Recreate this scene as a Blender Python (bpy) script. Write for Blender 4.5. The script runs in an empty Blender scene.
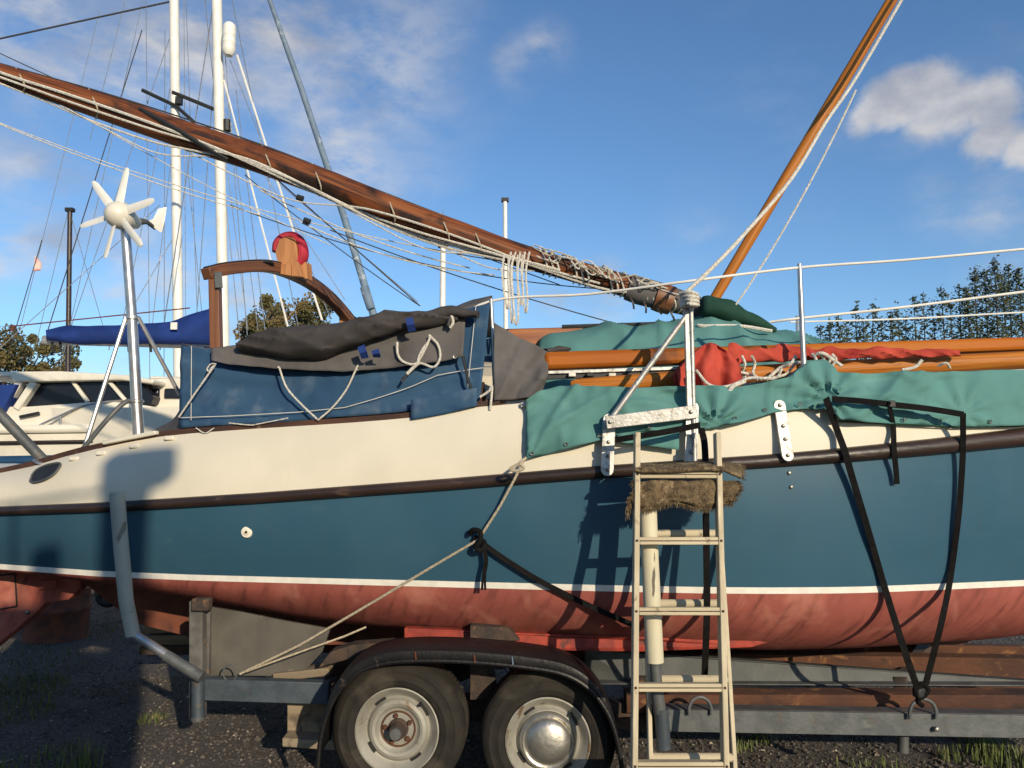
import bpy, bmesh, math, random
import numpy as np
from mathutils import Vector, Matrix, noise
random.seed(7)
R = math.radians
V = Vector
# ------------------------------------------------------------------ camera, sky, sun, exposure
scene = bpy.context.scene
COL = scene.collection
EYE, PITCH, F = V((0, 0, 1.56)), R(5.62), 773.0
cam = bpy.data.objects.new('camera', bpy.data.cameras.new('camera'))
cam.location = EYE
cam.rotation_euler = (R(90) + PITCH, 0, 0)
cam.data.sensor_width = 36
cam.data.lens = F / 1024 * 36
cam.data.clip_start = 0.05
cam.data.clip_end = 3000
COL.objects.link(cam)
scene.camera = cam
SUN_TRAVEL = V((-0.43, 0.90, -0.33)).normalized()
SUN_EL = math.asin(-SUN_TRAVEL.z)
SUN_AZ = math.atan2(-SUN_TRAVEL.x, -SUN_TRAVEL.y)
sun = bpy.data.objects.new('sun', bpy.data.lights.new('sun', 'SUN'))
sun.data.energy = 4.5
sun.data.angle = R(0.53)
sun.data.color = (1.0, 0.855, 0.63)
sun.rotation_euler = SUN_TRAVEL.to_track_quat('-Z', 'Y').to_euler()
sun.location = (3, -6, 6)
COL.objects.link(sun)
scene.view_settings.view_transform = 'Standard'
scene.view_settings.look = 'None'
scene.view_settings.gamma = 1
scene.view_settings.use_curve_mapping = False
scene.view_settings.exposure = 0.0
scene.cycles.use_denoising = True
scene.cycles.max_bounces = 6

def ray(px, py):
    c, s = math.cos(PITCH), math.sin(PITCH)
    x, y = px - 512, 384 - py
    return V((x, F * c - y * s, F * s + y * c))
def P(px, py, d):                      # world point seen at a pixel, d metres ahead
    r = ray(px, py)
    return EYE + r * (d / r.y)
def PZ(px, py, z):                     # world point seen at a pixel, z metres above ground
    r = ray(px, py)
    return EYE + r * ((z - EYE.z) / r.z)
def proj(p):
    c, s = math.cos(PITCH), math.sin(PITCH)
    d = p - EYE
    f = d.y * c + d.z * s
    return 512 + F * d.x / f, 384 - F * (-d.y * s + d.z * c) / f

world = bpy.data.worlds.new('World')
scene.world = world
world.use_nodes = True
def build_world():
    nt = world.node_tree
    nt.nodes.clear()
    N = lambda t, **k: mknode(nt, t, **k)
    L = nt.links.new
    out = N('ShaderNodeOutputWorld')
    bg = N('ShaderNodeBackground')
    bg.inputs['Strength'].default_value = 0.145
    sky = N('ShaderNodeTexSky')
    sky.sky_type = 'NISHITA'
    sky.sun_disc = False
    sky.sun_elevation = SUN_EL
    sky.sun_rotation = SUN_AZ
    sky.air_density = 1.0
    sky.dust_density = 0.3
    sky.ozone_density = 2.2
    co = N('ShaderNodeTexCoord')
    def noise_n(scale, detail, stretch, rough=0.55):
        mp = N('ShaderNodeMapping')
        mp.inputs['Scale'].default_value = stretch
        L(co.outputs['Generated'], mp.inputs['Vector'])
        n = N('ShaderNodeTexNoise')
        n.inputs['Scale'].default_value = scale
        n.inputs['Detail'].default_value = detail
        n.inputs['Roughness'].default_value = rough
        L(mp.outputs[0], n.inputs['Vector'])
        return n.outputs['Fac']
    def math_n(op, a, b=None, clamp=False):
        m = N('ShaderNodeMath')
        m.operation = op
        m.use_clamp = clamp
        for i, q in enumerate((a, b)):
            if q is None: continue
            if isinstance(q, (int, float)): m.inputs[i].default_value = q
            else: L(q, m.inputs[i])
        return m.outputs[0]
    def ramp(v, a, b):
        m = N('ShaderNodeMapRange')
        m.interpolation_type = 'SMOOTHSTEP'
        m.inputs['From Min'].default_value = a
        m.inputs['From Max'].default_value = b
        L(v, m.inputs['Value'])
        return m.outputs['Result']
    # broad thin cloud over the whole sky
    wisp = ramp(noise_n(3.1, 8, (1.0, 1.0, 2.6), 0.62), 0.50, 0.78)
    big = ramp(noise_n(1.55, 3, (1.0, 1.0, 1.6)), 0.42, 0.62)
    thin = math_n('MULTIPLY', wisp, big)
    # puffy cumulus: lobes around chosen directions, edges broken by noise
    edge = noise_n(9.0, 9, (1.0, 1.0, 1.35), 0.6)
    def lobes(tab):
        total = None
        for (px, py, rad, amp) in tab:
            vm = N('ShaderNodeVectorMath')
            vm.operation = 'DISTANCE'
            L(co.outputs['Generated'], vm.inputs[0])
            vm.inputs[1].default_value = ray(px, py).normalized()
            m = N('ShaderNodeMapRange')
            m.inputs['From Min'].default_value = 0
            m.inputs['From Max'].default_value = rad
            m.inputs['To Min'].default_value = amp
            m.inputs['To Max'].default_value = 0
            L(vm.outputs['Value'], m.inputs['Value'])
            total = m.outputs['Result'] if total is None else math_n('MAXIMUM', total, m.outputs['Result'])
        return total
    total = lobes(((868, 115, .04, .8), (885, 108, .045, 1), (905, 100, .048, 1), (935, 92, .050, 1), (955, 110, .055, 1), (985, 108, .05, 1), (990, 138, .05, .9), (1020, 150, .045, .8), (930, 128, .05, .8)))
    lump = math_n('ADD', total, math_n('MULTIPLY', math_n('SUBTRACT', edge, 0.5), 1.3))
    lump = math_n('MULTIPLY', lump, ramp(total, 0.0, 0.22))
    puff = ramp(lump, 0.16, 0.60)
    vtot = lobes(((940, 206, .06, .6), (985, 210, .07, .7), (1020, 206, .06, .6), (515, 66, .05, .7), (545, 50, .05, .6), (600, 292, .07, .8), (560, 300, .05, .6), (1000, 275, .06, .4),
                  (60, 150, .20, .7), (160, 110, .18, .8), (40, 20, .22, .8), (290, 20, .20, .8), (370, 70, .20, .6), (330, 160, .14, .8), (120, 60, .2, .9), (210, 40, .18, .8), (250, 290, .16, .9), (30, 260, .22, .8), (440, 90, .12, .35), (700, 240, .10, .35), (130, 300, .2, .8)))
    vn = math_n('MULTIPLY', ramp(noise_n(4.2, 10, (1.0, 1.0, 2.6), 0.60), 0.30, 0.66), ramp(noise_n(15.0, 9, (1.0, 1.0, 2.0), 0.62), 0.22, 0.66))
    veil = math_n('MULTIPLY', ramp(vtot, 0.0, 0.9), vn)
    fac = math_n('ADD', math_n('MULTIPLY', thin, 0.14), math_n('ADD', math_n('MULTIPLY', puff, 0.78), math_n('MULTIPLY', veil, 1.0)), True)
    shade = noise_n(7.0, 6, (1.0, 1.0, 1.6))
    cc = N('ShaderNodeMix')
    cc.data_type = 'RGBA'
    cc.inputs[6].default_value = (2.75, 2.85, 3.25, 1)
    cc.inputs[7].default_value = (5.2, 5.0, 4.8, 1)
    L(ramp(shade, 0.35, 0.62), cc.inputs[0])
    mx = N('ShaderNodeMix')
    mx.data_type = 'RGBA'
    L(fac, mx.inputs[0])
    tint = N('ShaderNodeMix', data_type='RGBA', blend_type='MULTIPLY')
    tint.inputs[0].default_value = 1.0
    tint.inputs[7].default_value = (.68, .88, 1.06, 1)
    L(sky.outputs[0], tint.inputs[6])
    L(tint.outputs[2], mx.inputs[6])
    L(cc.outputs[2], mx.inputs[7])
    L(mx.outputs[2], bg.inputs['Color'])
    L(bg.outputs[0], out.inputs[0])
def mknode(nt, t, **k):
    n = nt.nodes.new(t)
    for a, b in k.items():
        if a.startswith('i_'): n.inputs[a[2:].replace('_', ' ')].default_value = b
        else: setattr(n, a, b)
    return n
build_world()

# ------------------------------------------------------------------ materials
def mat(name, c1, c2=None, scale=8, rough=0.6, bump=0.0, bscale=60, metal=0.0, stretch=(1, 1, 1), uv=False,
        wear=None, wscale=5, wlo=.55, whi=.7, spec=0.5, contrast=(.35, .65), streak=None, coat=0.0, rvar=0.0, wstretch=(1, 1, 1)):
    m = bpy.data.materials.new(name)
    m.use_nodes = True
    nt = m.node_tree
    nt.nodes.clear()
    L = nt.links.new
    out = mknode(nt, 'ShaderNodeOutputMaterial')
    b = mknode(nt, 'ShaderNodeBsdfPrincipled')
    b.inputs['Roughness'].default_value = rough
    b.inputs['Metallic'].default_value = metal
    b.inputs['Specular IOR Level'].default_value = spec
    b.inputs['Coat Weight'].default_value = coat
    b.inputs['Coat Roughness'].default_value = 0.15
    L(b.outputs[0], out.inputs[0])
    co = mknode(nt, 'ShaderNodeTexCoord')
    src = co.outputs['UV'] if uv else co.outputs['Object']
    def nz(scale, st, detail=5, dist=0.0, rot=0):
        mp = mknode(nt, 'ShaderNodeMapping')
        if rot:
            mp.vector_type = 'TEXTURE'
            mp.inputs['Rotation'].default_value = (0, rot, 0)
            st = tuple(1 / q for q in st)
        mp.inputs['Scale'].default_value = st
        L(src, mp.inputs[0])
        n = mknode(nt, 'ShaderNodeTexNoise', i_Scale=scale, i_Detail=detail, i_Distortion=dist)
        L(mp.outputs[0], n.inputs['Vector'])
        return n.outputs['Fac']
    def rng(v, a, c):
        r = mknode(nt, 'ShaderNodeMapRange', interpolation_type='SMOOTHSTEP')
        r.inputs['From Min'].default_value = a
        r.inputs['From Max'].default_value = c
        L(v, r.inputs['Value'])
        return r.outputs[0]
    def mix(f, a, c):
        x = mknode(nt, 'ShaderNodeMix', data_type='RGBA')
        L(f, x.inputs[0])
        for i, q in ((6, a), (7, c)):
            if isinstance(q, tuple): x.inputs[i].default_value = (*q, 1)
            else: L(q, x.inputs[i])
        return x.outputs[2]
    c2 = c2 or tuple(q * 0.75 for q in c1)
    n1 = nz(scale, stretch, 6, .3)
    col = mix(rng(n1, *contrast), c1, c2)
    if streak:                        # (colour, scale, stretch, lo, hi)
        col = mix(rng(nz(streak[1], streak[2], 6, 0, streak[5] if len(streak) > 5 else 0), streak[3], streak[4]), col, streak[0])
    if wear:
        col = mix(rng(nz(wscale, wstretch, 8, .5), wlo, whi), col, wear)
    L(col, b.inputs['Base Color'])
    if rvar:
        r = mknode(nt, 'ShaderNodeMapRange')
        r.inputs['To Min'].default_value = max(0.02, rough - rvar)
        r.inputs['To Max'].default_value = min(1, rough + rvar)
        L(nz(scale * 1.7, stretch), r.inputs['Value'])
        L(r.outputs[0], b.inputs['Roughness'])
    if bump:
        bp = mknode(nt, 'ShaderNodeBump')
        bp.inputs['Strength'].default_value = min(1, bump)
        bp.inputs['Distance'].default_value = 0.01
        L(nz(bscale, stretch, 6), bp.inputs['Height'])
        L(bp.outputs[0], b.inputs['Normal'])
    return m

M = {}
M['gravel'] = mat('gravel', (.105, .089, .076), (.052, .044, .038), 40, .95, 1.0, 160, wear=(.22, .20, .175), wscale=150, wlo=.58, whi=.66)
M['pebble'] = mat('pebble', (.135, .114, .098), (.050, .043, .038), 22, .9, .3, 200, wear=(.46, .40, .33), wscale=33, wlo=.62, whi=.66)
M['blue_hull'] = mat('blue_hull', (.032, .090, .140), (.039, .101, .151), 2.2, .34, .06, 4, spec=.4, wear=(.055, .115, .155), wscale=7, wlo=.58, whi=.95, wstretch=(1, 1, 4), rvar=.08, streak=((.042, .092, .130), 3, (7, 7, .35), .52, .85))
M['cream'] = mat('cream', (.68, .62, .50), (.63, .575, .46), 3, .5, .04, 6, spec=.35, wear=(.56, .50, .39), wscale=5, wlo=.6, whi=.85, wstretch=(1, 1, .4), streak=((.57, .50, .38), 3, (8, 8, .5), .60, 1.05))
M['stripe'] = mat('stripe', (.74, .70, .62), (.66, .62, .55), 20, .5)
M['antifoul'] = mat('antifoul', (.350, .098, .074), (.265, .072, .056), 4, .8, .12, 30, spec=.25, contrast=(.3, .7),
                    streak=((.165, .046, .036), 3.4, (9, 1, 1.6), .46, .78, .45), wear=(.43, .165, .12), wscale=5, wlo=.52, whi=.8, wstretch=(1.2, 1, .9))
M['red_keel'] = mat('red_keel', (.36, .045, .024), (.22, .03, .02), 12, .7, .2, 40, wear=(.10, .03, .02), wscale=14, wlo=.55, whi=.7)
M['rub'] = mat('rub', (.040, .022, .016), (.022, .013, .010), 7, .42, .3, 40, stretch=(.3, 1, 1), wear=(.12, .07, .05), wscale=18, wlo=.62, whi=.75, wstretch=(.3, 1, 1))
M['toe'] = mat('toe', (.085, .035, .018), (.045, .020, .012), 14, .6, .3, 60, stretch=(.15, 1, 1), wear=(.16, .09, .06), wscale=20, wlo=.6, whi=.75)
M['varnish'] = mat('varnish', (.33, .105, .022), (.20, .055, .012), 5, .45, .08, 30, stretch=(3.2, .30, 1), uv=True, coat=.1,
                   streak=((.11, .032, .010), 5, (7, .4, 1), .55, .75), wear=(.07, .025, .012), wscale=2.2, wlo=.60, whi=.72)
M['varnish_gold'] = mat('varnish_gold', (.47, .165, .022), (.33, .105, .015), 6, .5, .08, 30, stretch=(4, .35, 1), uv=True, spec=.22,
                        streak=((.19, .06, .015), 6, (9, .5, 1), .55, .72), wear=(.13, .045, .016), wscale=3.0, wlo=.60, whi=.70)
M['varnish_box'] = mat('varnish_box', (.42, .122, .012), (.31, .084, .010), 6, .55, .08, 30, stretch=(.12, 2, 2), spec=.18, streak=((.17, .045, .010), 7, (.10, 4, 4), .50, .70), wear=(.13, .04, .012), wscale=3, wlo=.60, whi=.72)
M['mast_wood'] = mat('mast_wood', (.235, .074, .022), (.14, .040, .013), 5, .5, .10, 30, stretch=(3.2, .35, 1), uv=True, spec=.25,
                     streak=((.055, .017, .009), 5, (6, .35, 1), .46, .68), wear=(.026, .014, .010), wscale=2.6, wlo=.49, whi=.64)
M['gallows_wood'] = mat('gallows_wood', (.20, .078, .030), (.13, .045, .018), 6, .5, .1, 40, stretch=(3, .3, 1), uv=True, wear=(.06, .028, .016), wscale=4, wlo=.58, whi=.7)
M['block_wood'] = mat('block_wood', (.44, .19, .065), (.33, .13, .04), 8, .6, .1, 60, stretch=(4, 4, .5))
M['raw_wood'] = mat('raw_wood', (.28, .22, .15), (.20, .155, .105), 8, .8, .3, 60, stretch=(.3, 3, 3), wear=(.11, .085, .06), wscale=12, wlo=.58, whi=.7)
M['grey_board'] = mat('grey_board', (.105, .094, .078), (.075, .068, .058), 5, .8, .15, 50, wear=(.055, .05, .04), wscale=5, wlo=.55, whi=.75, streak=((.25, .20, .13), 8, (1, 1, 4), .68, .8))  # weathered grey, base colour lowered to stand in for shade on the board
M['board_edge'] = mat('board_edge', (.12, .115, .105), (.075, .07, .065), 14, .8, .3, 50, wear=(.2, .11, .05), wscale=22, wlo=.62, whi=.7)
M['ladder_wood'] = mat('ladder_wood', (.55, .47, .33), (.44, .37, .255), 9, .75, .2, 60, stretch=(3, 3, .25), wear=(.25, .19, .12), wscale=16, wlo=.62, whi=.74, streak=((.68, .57, .40), 5, (5, 5, .6), .6, .75))
M['rung_wood'] = mat('rung_wood', (.54, .46, .315), (.43, .36, .24), 9, .8, .2, 60, stretch=(.3, 3, 3), wear=(.24, .18, .12), wscale=22, wlo=.60, whi=.72)
M['carpet'] = mat('carpet', (.19, .130, .068), (.10, .068, .036), 45, .95, 1.0, 220, wear=(.32, .24, .135), wscale=26, wlo=.52, whi=.68)
M['teal'] = mat('teal', (.102, .238, .222), (.086, .208, .194), 3, .85, .10, 500, spec=.12, wear=(.14, .30, .275), wscale=4, wlo=.55, whi=.85)
M['dark_green'] = mat('dark_green', (.012, .045, .030), (.020, .060, .042), 6, .8, .2, 200, spec=.2)
M['navy_canvas'] = mat('navy_canvas', (.028, .070, .138), (.036, .084, .152), 4, .85, .12, 400, spec=.15, wear=(.115, .165, .230), wscale=7, wlo=.50, whi=.85, streak=((.016, .044, .115), 4, (1, 1, 1.5), .55, .8))
M['grey_canvas'] = mat('grey_canvas', (.122, .112, .108), (.088, .081, .079), 5, .9, .12, 400, spec=.2, wear=(.145, .125, .11), wscale=10, wlo=.58, whi=.85)
M['roll_canvas'] = mat('roll_canvas', (.064, .057, .055), (.046, .042, .042), 5, .9, .15, 300, spec=.2, wear=(.085, .075, .07), wscale=9, wlo=.58, whi=.85)
M['blue_cover'] = mat('blue_cover', (.016, .042, .190), (.010, .028, .130), 3, .75, .2, 30, spec=.2)
M['red_cloth'] = mat('red_cloth', (.46, .070, .046), (.34, .045, .032), 8, .9, .15, 300, spec=.15, wear=(.22, .02, .018), wscale=7, wlo=.56, whi=.75)
M['red_pad'] = mat('red_pad', (.46, .02, .045), (.33, .015, .03), 8, .7)
M['alu'] = mat('alu', (.50, .48, .45), (.36, .35, .33), 18, .5, .2, 60, metal=.55, wear=(.27, .25, .22), wscale=26, wlo=.56, whi=.68)
M['galv'] = mat('galv', (.120, .126, .126), (.084, .090, .092), 12, .6, .15, 60, metal=.35, wear=(.11, .085, .065), wscale=14, wlo=.60, whi=.75, streak=((.22, .23, .22), 6, (1, 1, 3), .62, .8))
M['galv_dark'] = mat('galv_dark', (.075, .080, .078), (.052, .056, .056), 8, .65, .15, 60, metal=.2, wear=(.06, .045, .035), wscale=12, wlo=.58, whi=.75)
M['blue_steel'] = mat('blue_steel', (.085, .105, .125), (.055, .07, .085), 10, .55, .2, 50, metal=.3, wear=(.10, .085, .07), wscale=18, wlo=.60, whi=.75)
M['stainless'] = mat('stainless', (.55, .53, .51), (.42, .41, .40), 15, .36, .03, 60, metal=.8)
M['bolt'] = mat('bolt', (.30, .29, .27), (.18, .17, .15), 40, .45, metal=.7)
M['rust'] = mat('rust', (.100, .038, .018), (.058, .024, .014), 9, .9, .5, 70, wear=(.24, .11, .04), wscale=13, wlo=.58, whi=.75, stretch=(.4, 1, 1), streak=((.03, .016, .012), 6, (.6, 1, 1), .58, .7))
M['rust_dark'] = mat('rust_dark', (.07, .045, .032), (.035, .026, .022), 14, .9, .5, 70, wear=(.16, .085, .045), wscale=18, wlo=.58, whi=.7)
M['rubber'] = mat('rubber', (.030, .026, .022), (.020, .018, .016), 9, .9, .25, 90, spec=.2, wear=(.080, .068, .052), wscale=5, wlo=.52, whi=.78)
M['rim'] = mat('rim', (.31, .295, .255), (.24, .225, .19), 9, .6, .1, 60, metal=.15, wear=(.15, .10, .06), wscale=14, wlo=.60, whi=.72)
M['chrome'] = mat('chrome', (.55, .52, .47), (.40, .38, .34), 10, .40, .35, 22, metal=.85, wear=(.25, .17, .10), wscale=22, wlo=.64, whi=.75)
M['fender'] = mat('fender', (.007, .007, .008), (.011, .010, .011), 9, .46, .2, 60, spec=.3, wear=(.060, .042, .036), wscale=28, wlo=.64, whi=.74, rvar=.12)
M['black_strap'] = mat('black_strap', (.006, .006, .006), (.010, .009, .009), 30, .9, .4, 220, spec=.1)
M['rope'] = mat('rope', (.70, .66, .58), (.50, .46, .39), 90, .85, .8, 160)
M['tan_rope'] = mat('tan_rope', (.52, .44, .32), (.36, .30, .21), 90, .85, .8, 160)
M['dark_rope'] = mat('dark_rope', (.030, .030, .032), (.05, .048, .048), 60, .8)
M['cream_plastic'] = mat('cream_plastic', (.60, .55, .40), (.54, .49, .36), 6, .55, .05, 30, wear=(.10, .085, .06), wscale=9, wlo=.66, whi=.69, wstretch=(3, 3, .4))
M['grey_plastic'] = mat('grey_plastic', (.37, .37, .32), (.32, .32, .28), 6, .6, .05, 30, wear=(.16, .15, .12), wscale=9, wlo=.64, whi=.72)
M['white_gel'] = mat('white_gel', (.72, .67, .56), (.64, .59, .49), 4, .4, wear=(.50, .45, .36), wscale=5, wlo=.6, whi=.8)
M['white_paint'] = mat('white_paint', (.78, .75, .68), (.70, .67, .60), 6, .4)
M['glass'] = mat('glass', (.010, .012, .020), (.016, .018, .026), 4, .10, spec=.2)
M['black'] = mat('black', (.012, .012, .013), (.018, .018, .018), 8, .6)
M['navy_paint'] = mat('navy_paint', (.012, .045, .105), (.016, .055, .12), 5, .4)
M['bark'] = mat('bark', (.09, .065, .045), (.05, .038, .028), 12, .9, .6, 50)
M['leaf_olive'] = mat('leaf_olive', (.125, .100, .030), (.075, .068, .022), 1.1, .7, wear=(.19, .115, .036), wscale=.9, wlo=.5, whi=.7)
M['leaf_dark'] = mat('leaf_dark', (.062, .070, .024), (.036, .045, .016), 2.2, .65, wear=(.11, .092, .030), wscale=3, wlo=.55, whi=.7)
M['grass'] = mat('grass', (.10, .125, .030), (.06, .085, .02), 6, .7, wear=(.16, .15, .06), wscale=9, wlo=.55, whi=.7)
M['turf'] = mat('turf', (.035, .050, .015), (.025, .036, .012), 5, .8)
M['flag'] = mat('flag', (.75, .70, .62), (.55, .12, .10), 3, .8)
M['steel_blue_sail'] = mat('steel_blue_sail', (.16, .22, .29), (.11, .16, .22), 6, .7, .2, 40, wear=(.36, .40, .44), wscale=8, wlo=.55, whi=.7)
M['drum_red'] = mat('drum_red', (.16, .045, .022), (.10, .03, .018), 8, .8, .2, 40, wear=(.05, .025, .018), wscale=8, wlo=.55, whi=.7)

# ------------------------------------------------------------------ mesh helpers
BASE = {}                                    # world origin of every Empty / mesh used as a parent
class MB:
    def __init__(s): s.v, s.f, s.uv = [], [], []
    def add(s, vs, fs, uvs=None):
        o = len(s.v)
        s.v += [V(q) for q in vs]
        for i, f in enumerate(fs):
            s.f.append([o + k for k in f])
            s.uv.append(uvs[i] if uvs else [(0, 0)] * len(f))
        return s
    def grid(s, rows, closed=False):
        n, m = len(rows), len(rows[0])
        vs = [q for r in rows for q in r]
        fs, uvs = [], []
        for i in range(n - 1):
            for j in range(m if closed else m - 1):
                k = (j + 1) % m
                fs.append((i * m + j, i * m + k, (i + 1) * m + k, (i + 1) * m + j))
                uvs.append([(j / m, i / n), ((j + 1) / m, i / n), ((j + 1) / m, (i + 1) / n), (j / m, (i + 1) / n)])
        return s.add(vs, fs, uvs)
    def tube(s, pts, r, n=10, caps=True, flat=None):
        pts = [V(p) for p in pts]
        rr = r if isinstance(r, (list, tuple)) else [r] * len(pts)
        vs, fs, uvs, ln = [], [], [], [0]
        for a, b in zip(pts, pts[1:]): ln.append(ln[-1] + (b - a).length)
        t0 = (pts[1] - pts[0]).normalized()
        up = V((0, 0, 1)) if abs(t0.z) < .9 else V((0, 1, 0))
        x = t0.cross(up).normalized()
        for i, p in enumerate(pts):
            t = (pts[min(i + 1, len(pts) - 1)] - pts[max(i - 1, 0)])
            if t.length < 1e-9: t = t0
            t.normalize()
            x = (x - t * x.dot(t)).normalized()
            y = t.cross(x)
            for k in range(n):
                a = 2 * math.pi * k / n
                vs.append(p + (x * math.cos(a) + y * math.sin(a) * (flat or 1)) * rr[i])
        for i in range(len(pts) - 1):
            for k in range(n):
                q = (k + 1) % n
                fs.append((i * n + k, i * n + q, (i + 1) * n + q, (i + 1) * n + k))
                uvs.append([(k / n, ln[i]), ((k + 1) / n, ln[i]), ((k + 1) / n, ln[i + 1]), (k / n, ln[i + 1])])
        if caps:
            fs.append(tuple(reversed(range(n))))
            uvs.append([(.3, 0)] * n)
            fs.append(tuple(range((len(pts) - 1) * n, len(pts) * n)))
            uvs.append([(.3, .1)] * n)
        return s.add(vs, fs, uvs)
    def bar(s, a, b, w, h, up=(0, 0, 1), w2=None, h2=None):   # rectangular section, h along up
        a, b = V(a), V(b)
        t = (b - a).normalized()
        u = V(up)
        u = (u - t * u.dot(t)).normalized()
        x = t.cross(u)
        w2, h2 = w2 or w, h2 or h
        vs = [a - x * w / 2 - u * h / 2, a + x * w / 2 - u * h / 2, a + x * w / 2 + u * h / 2, a - x * w / 2 + u * h / 2,
              b - x * w2 / 2 - u * h2 / 2, b + x * w2 / 2 - u * h2 / 2, b + x * w2 / 2 + u * h2 / 2, b - x * w2 / 2 + u * h2 / 2]
        l = (b - a).length
        fs = [(0, 3, 2, 1), (4, 5, 6, 7), (0, 1, 5, 4), (1, 2, 6, 5), (2, 3, 7, 6), (3, 0, 4, 7)]
        uvs = [[(0, 0), (0, .1), (.1, .1), (.1, 0)]] * 2 + [[(k * .25, 0), (k * .25 + .2, 0), (k * .25 + .2, l), (k * .25, l)] for k in range(4)]
        return s.add(vs, fs, uvs)
    def box(s, c, d, rz=0):
        c = V(c)
        m = Matrix.Rotation(rz, 3, 'Z')
        vs = [c + m @ V((x * d[0] / 2, y * d[1] / 2, z * d[2] / 2)) for x, y, z in
              ((-1, -1, -1), (1, -1, -1), (1, 1, -1), (-1, 1, -1), (-1, -1, 1), (1, -1, 1), (1, 1, 1), (-1, 1, 1))]
        return s.add(vs, [(0, 3, 2, 1), (4, 5, 6, 7), (0, 1, 5, 4), (1, 2, 6, 5), (2, 3, 7, 6), (3, 0, 4, 7)])
    def prism(s, poly, off):                  # polygon of points pushed along off
        n = len(poly)
        vs = [V(p) for p in poly] + [V(p) + V(off) for p in poly]
        fs = [tuple(reversed(range(n))), tuple(range(n, 2 * n))] + [(i, (i + 1) % n, n + (i + 1) % n, n + i) for i in range(n)]
        return s.add(vs, fs)
    def lathe(s, o, axis, prof, n=32):        # prof: (radius, distance along axis)
        o, ax = V(o), V(axis).normalized()
        x = ax.orthogonal().normalized()
        y = ax.cross(x)
        rows = [[o + ax * t + (x * math.cos(2 * math.pi * k / n) + y * math.sin(2 * math.pi * k / n)) * max(r, 1e-4) for k in range(n)] for r, t in prof]
        return s.grid(rows, True)
    def ribbon(s, pts, w, nrm, thick=.003):
        pts = [V(p) for p in pts]
        rows = []
        for i, p in enumerate(pts):
            t = (pts[min(i + 1, len(pts) - 1)] - pts[max(i - 1, 0)]).normalized()
            nn = V(nrm[i]) if isinstance(nrm, list) else V(nrm)
            x = t.cross(nn).normalized()
            y = x.cross(t).normalized()
            ww = w[i] if isinstance(w, list) else w
            rows.append([p - x * ww / 2 - y * thick, p + x * ww / 2 - y * thick, p + x * ww / 2 + y * thick, p - x * ww / 2 + y * thick])
        s.grid(rows, True)
        k = len(s.v)
        s.f.append([k - 4, k - 3, k - 2, k - 1])
        s.uv.append([(0, 0)] * 4)
        return s
    def build(s, name, m, parent=None, smooth=40, bevel=0, solid=0, flip=True):
        base = BASE.get(parent.name, V()) if parent else V()
        me = bpy.data.meshes.new(name)
        me.from_pydata([tuple(p - base) for p in s.v], [], s.f)
        uvl = me.uv_layers.new(name='UVMap')
        flat = [c for f in s.uv for q in f for c in q]
        if len(flat) == 2 * len(me.loops): uvl.data.foreach_set('uv', flat)
        if flip:
            bm = bmesh.new()
            bm.from_mesh(me)
            bmesh.ops.recalc_face_normals(bm, faces=bm.faces)
            bm.to_mesh(me)
            bm.free()
        if smooth:
            me.polygons.foreach_set('use_smooth', [True] * len(me.polygons))
            me.set_sharp_from_angle(angle=R(smooth))
        me.materials.append(M[m])
        o = bpy.data.objects.new(name, me)
        COL.objects.link(o)
        if parent: o.parent = parent
        BASE[o.name] = base
        if solid:
            q = o.modifiers.new('solid', 'SOLIDIFY')
            q.thickness = solid
            q.offset = 0
        if bevel:
            q = o.modifiers.new('bevel', 'BEVEL')
            q.width = bevel
            q.segments = 2
            q.limit_method = 'ANGLE'
        return o
def tag(o, label=None, cat=None, group=None, kind=None):
    for k, q in (('label', label), ('category', cat), ('group', group), ('kind', kind)):
        if q: o[k] = q
    return o
def thing(name, loc, label, cat, group=None):
    o = bpy.data.objects.new(name, None)
    o.empty_display_size = .2
    o.location = loc
    COL.objects.link(o)
    BASE[o.name] = V(loc)
    return tag(o, label, cat, group)
def copy_tree(o, parent=None):
    c = o.copy()
    COL.objects.link(c)
    if parent: c.parent = parent
    for ch in list(o.children): copy_tree(ch, c)
    return c
def ip(tab):
    xs, ys = zip(*tab)
    return lambda x: float(np.interp(x, xs, ys))
def curve(pts, n=8):                           # Catmull-Rom through points
    pts = [V(p) for p in pts]
    q = [pts[0] * 2 - pts[1]] + pts + [pts[-1] * 2 - pts[-2]]
    out = []
    for i in range(1, len(q) - 2):
        a, b, c, d = q[i - 1:i + 3]
        for k in range(n):
            t = k / n
            out.append(.5 * ((2 * b) + (c - a) * t + (2 * a - 5 * b + 4 * c - d) * t * t + (3 * b - a - 3 * c + d) * t ** 3))
    return out + [pts[-1]]
def sag(a, b, s, n=10):
    a, b = V(a), V(b)
    return [a.lerp(b, k / n) - V((0, 0, s * 4 * (k / n) * (1 - k / n))) for k in range(n + 1)]
def rod(name, a, b, r, m, parent, n=8, s=0):
    return MB().tube(sag(a, b, s) if s else [a, b], r, n).build(name, m, parent)
def nz3(p, s, seed=0): return noise.noise(V((p[0] * s + seed, p[1] * s + seed * 1.7, p[2] * s - seed)))

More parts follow.
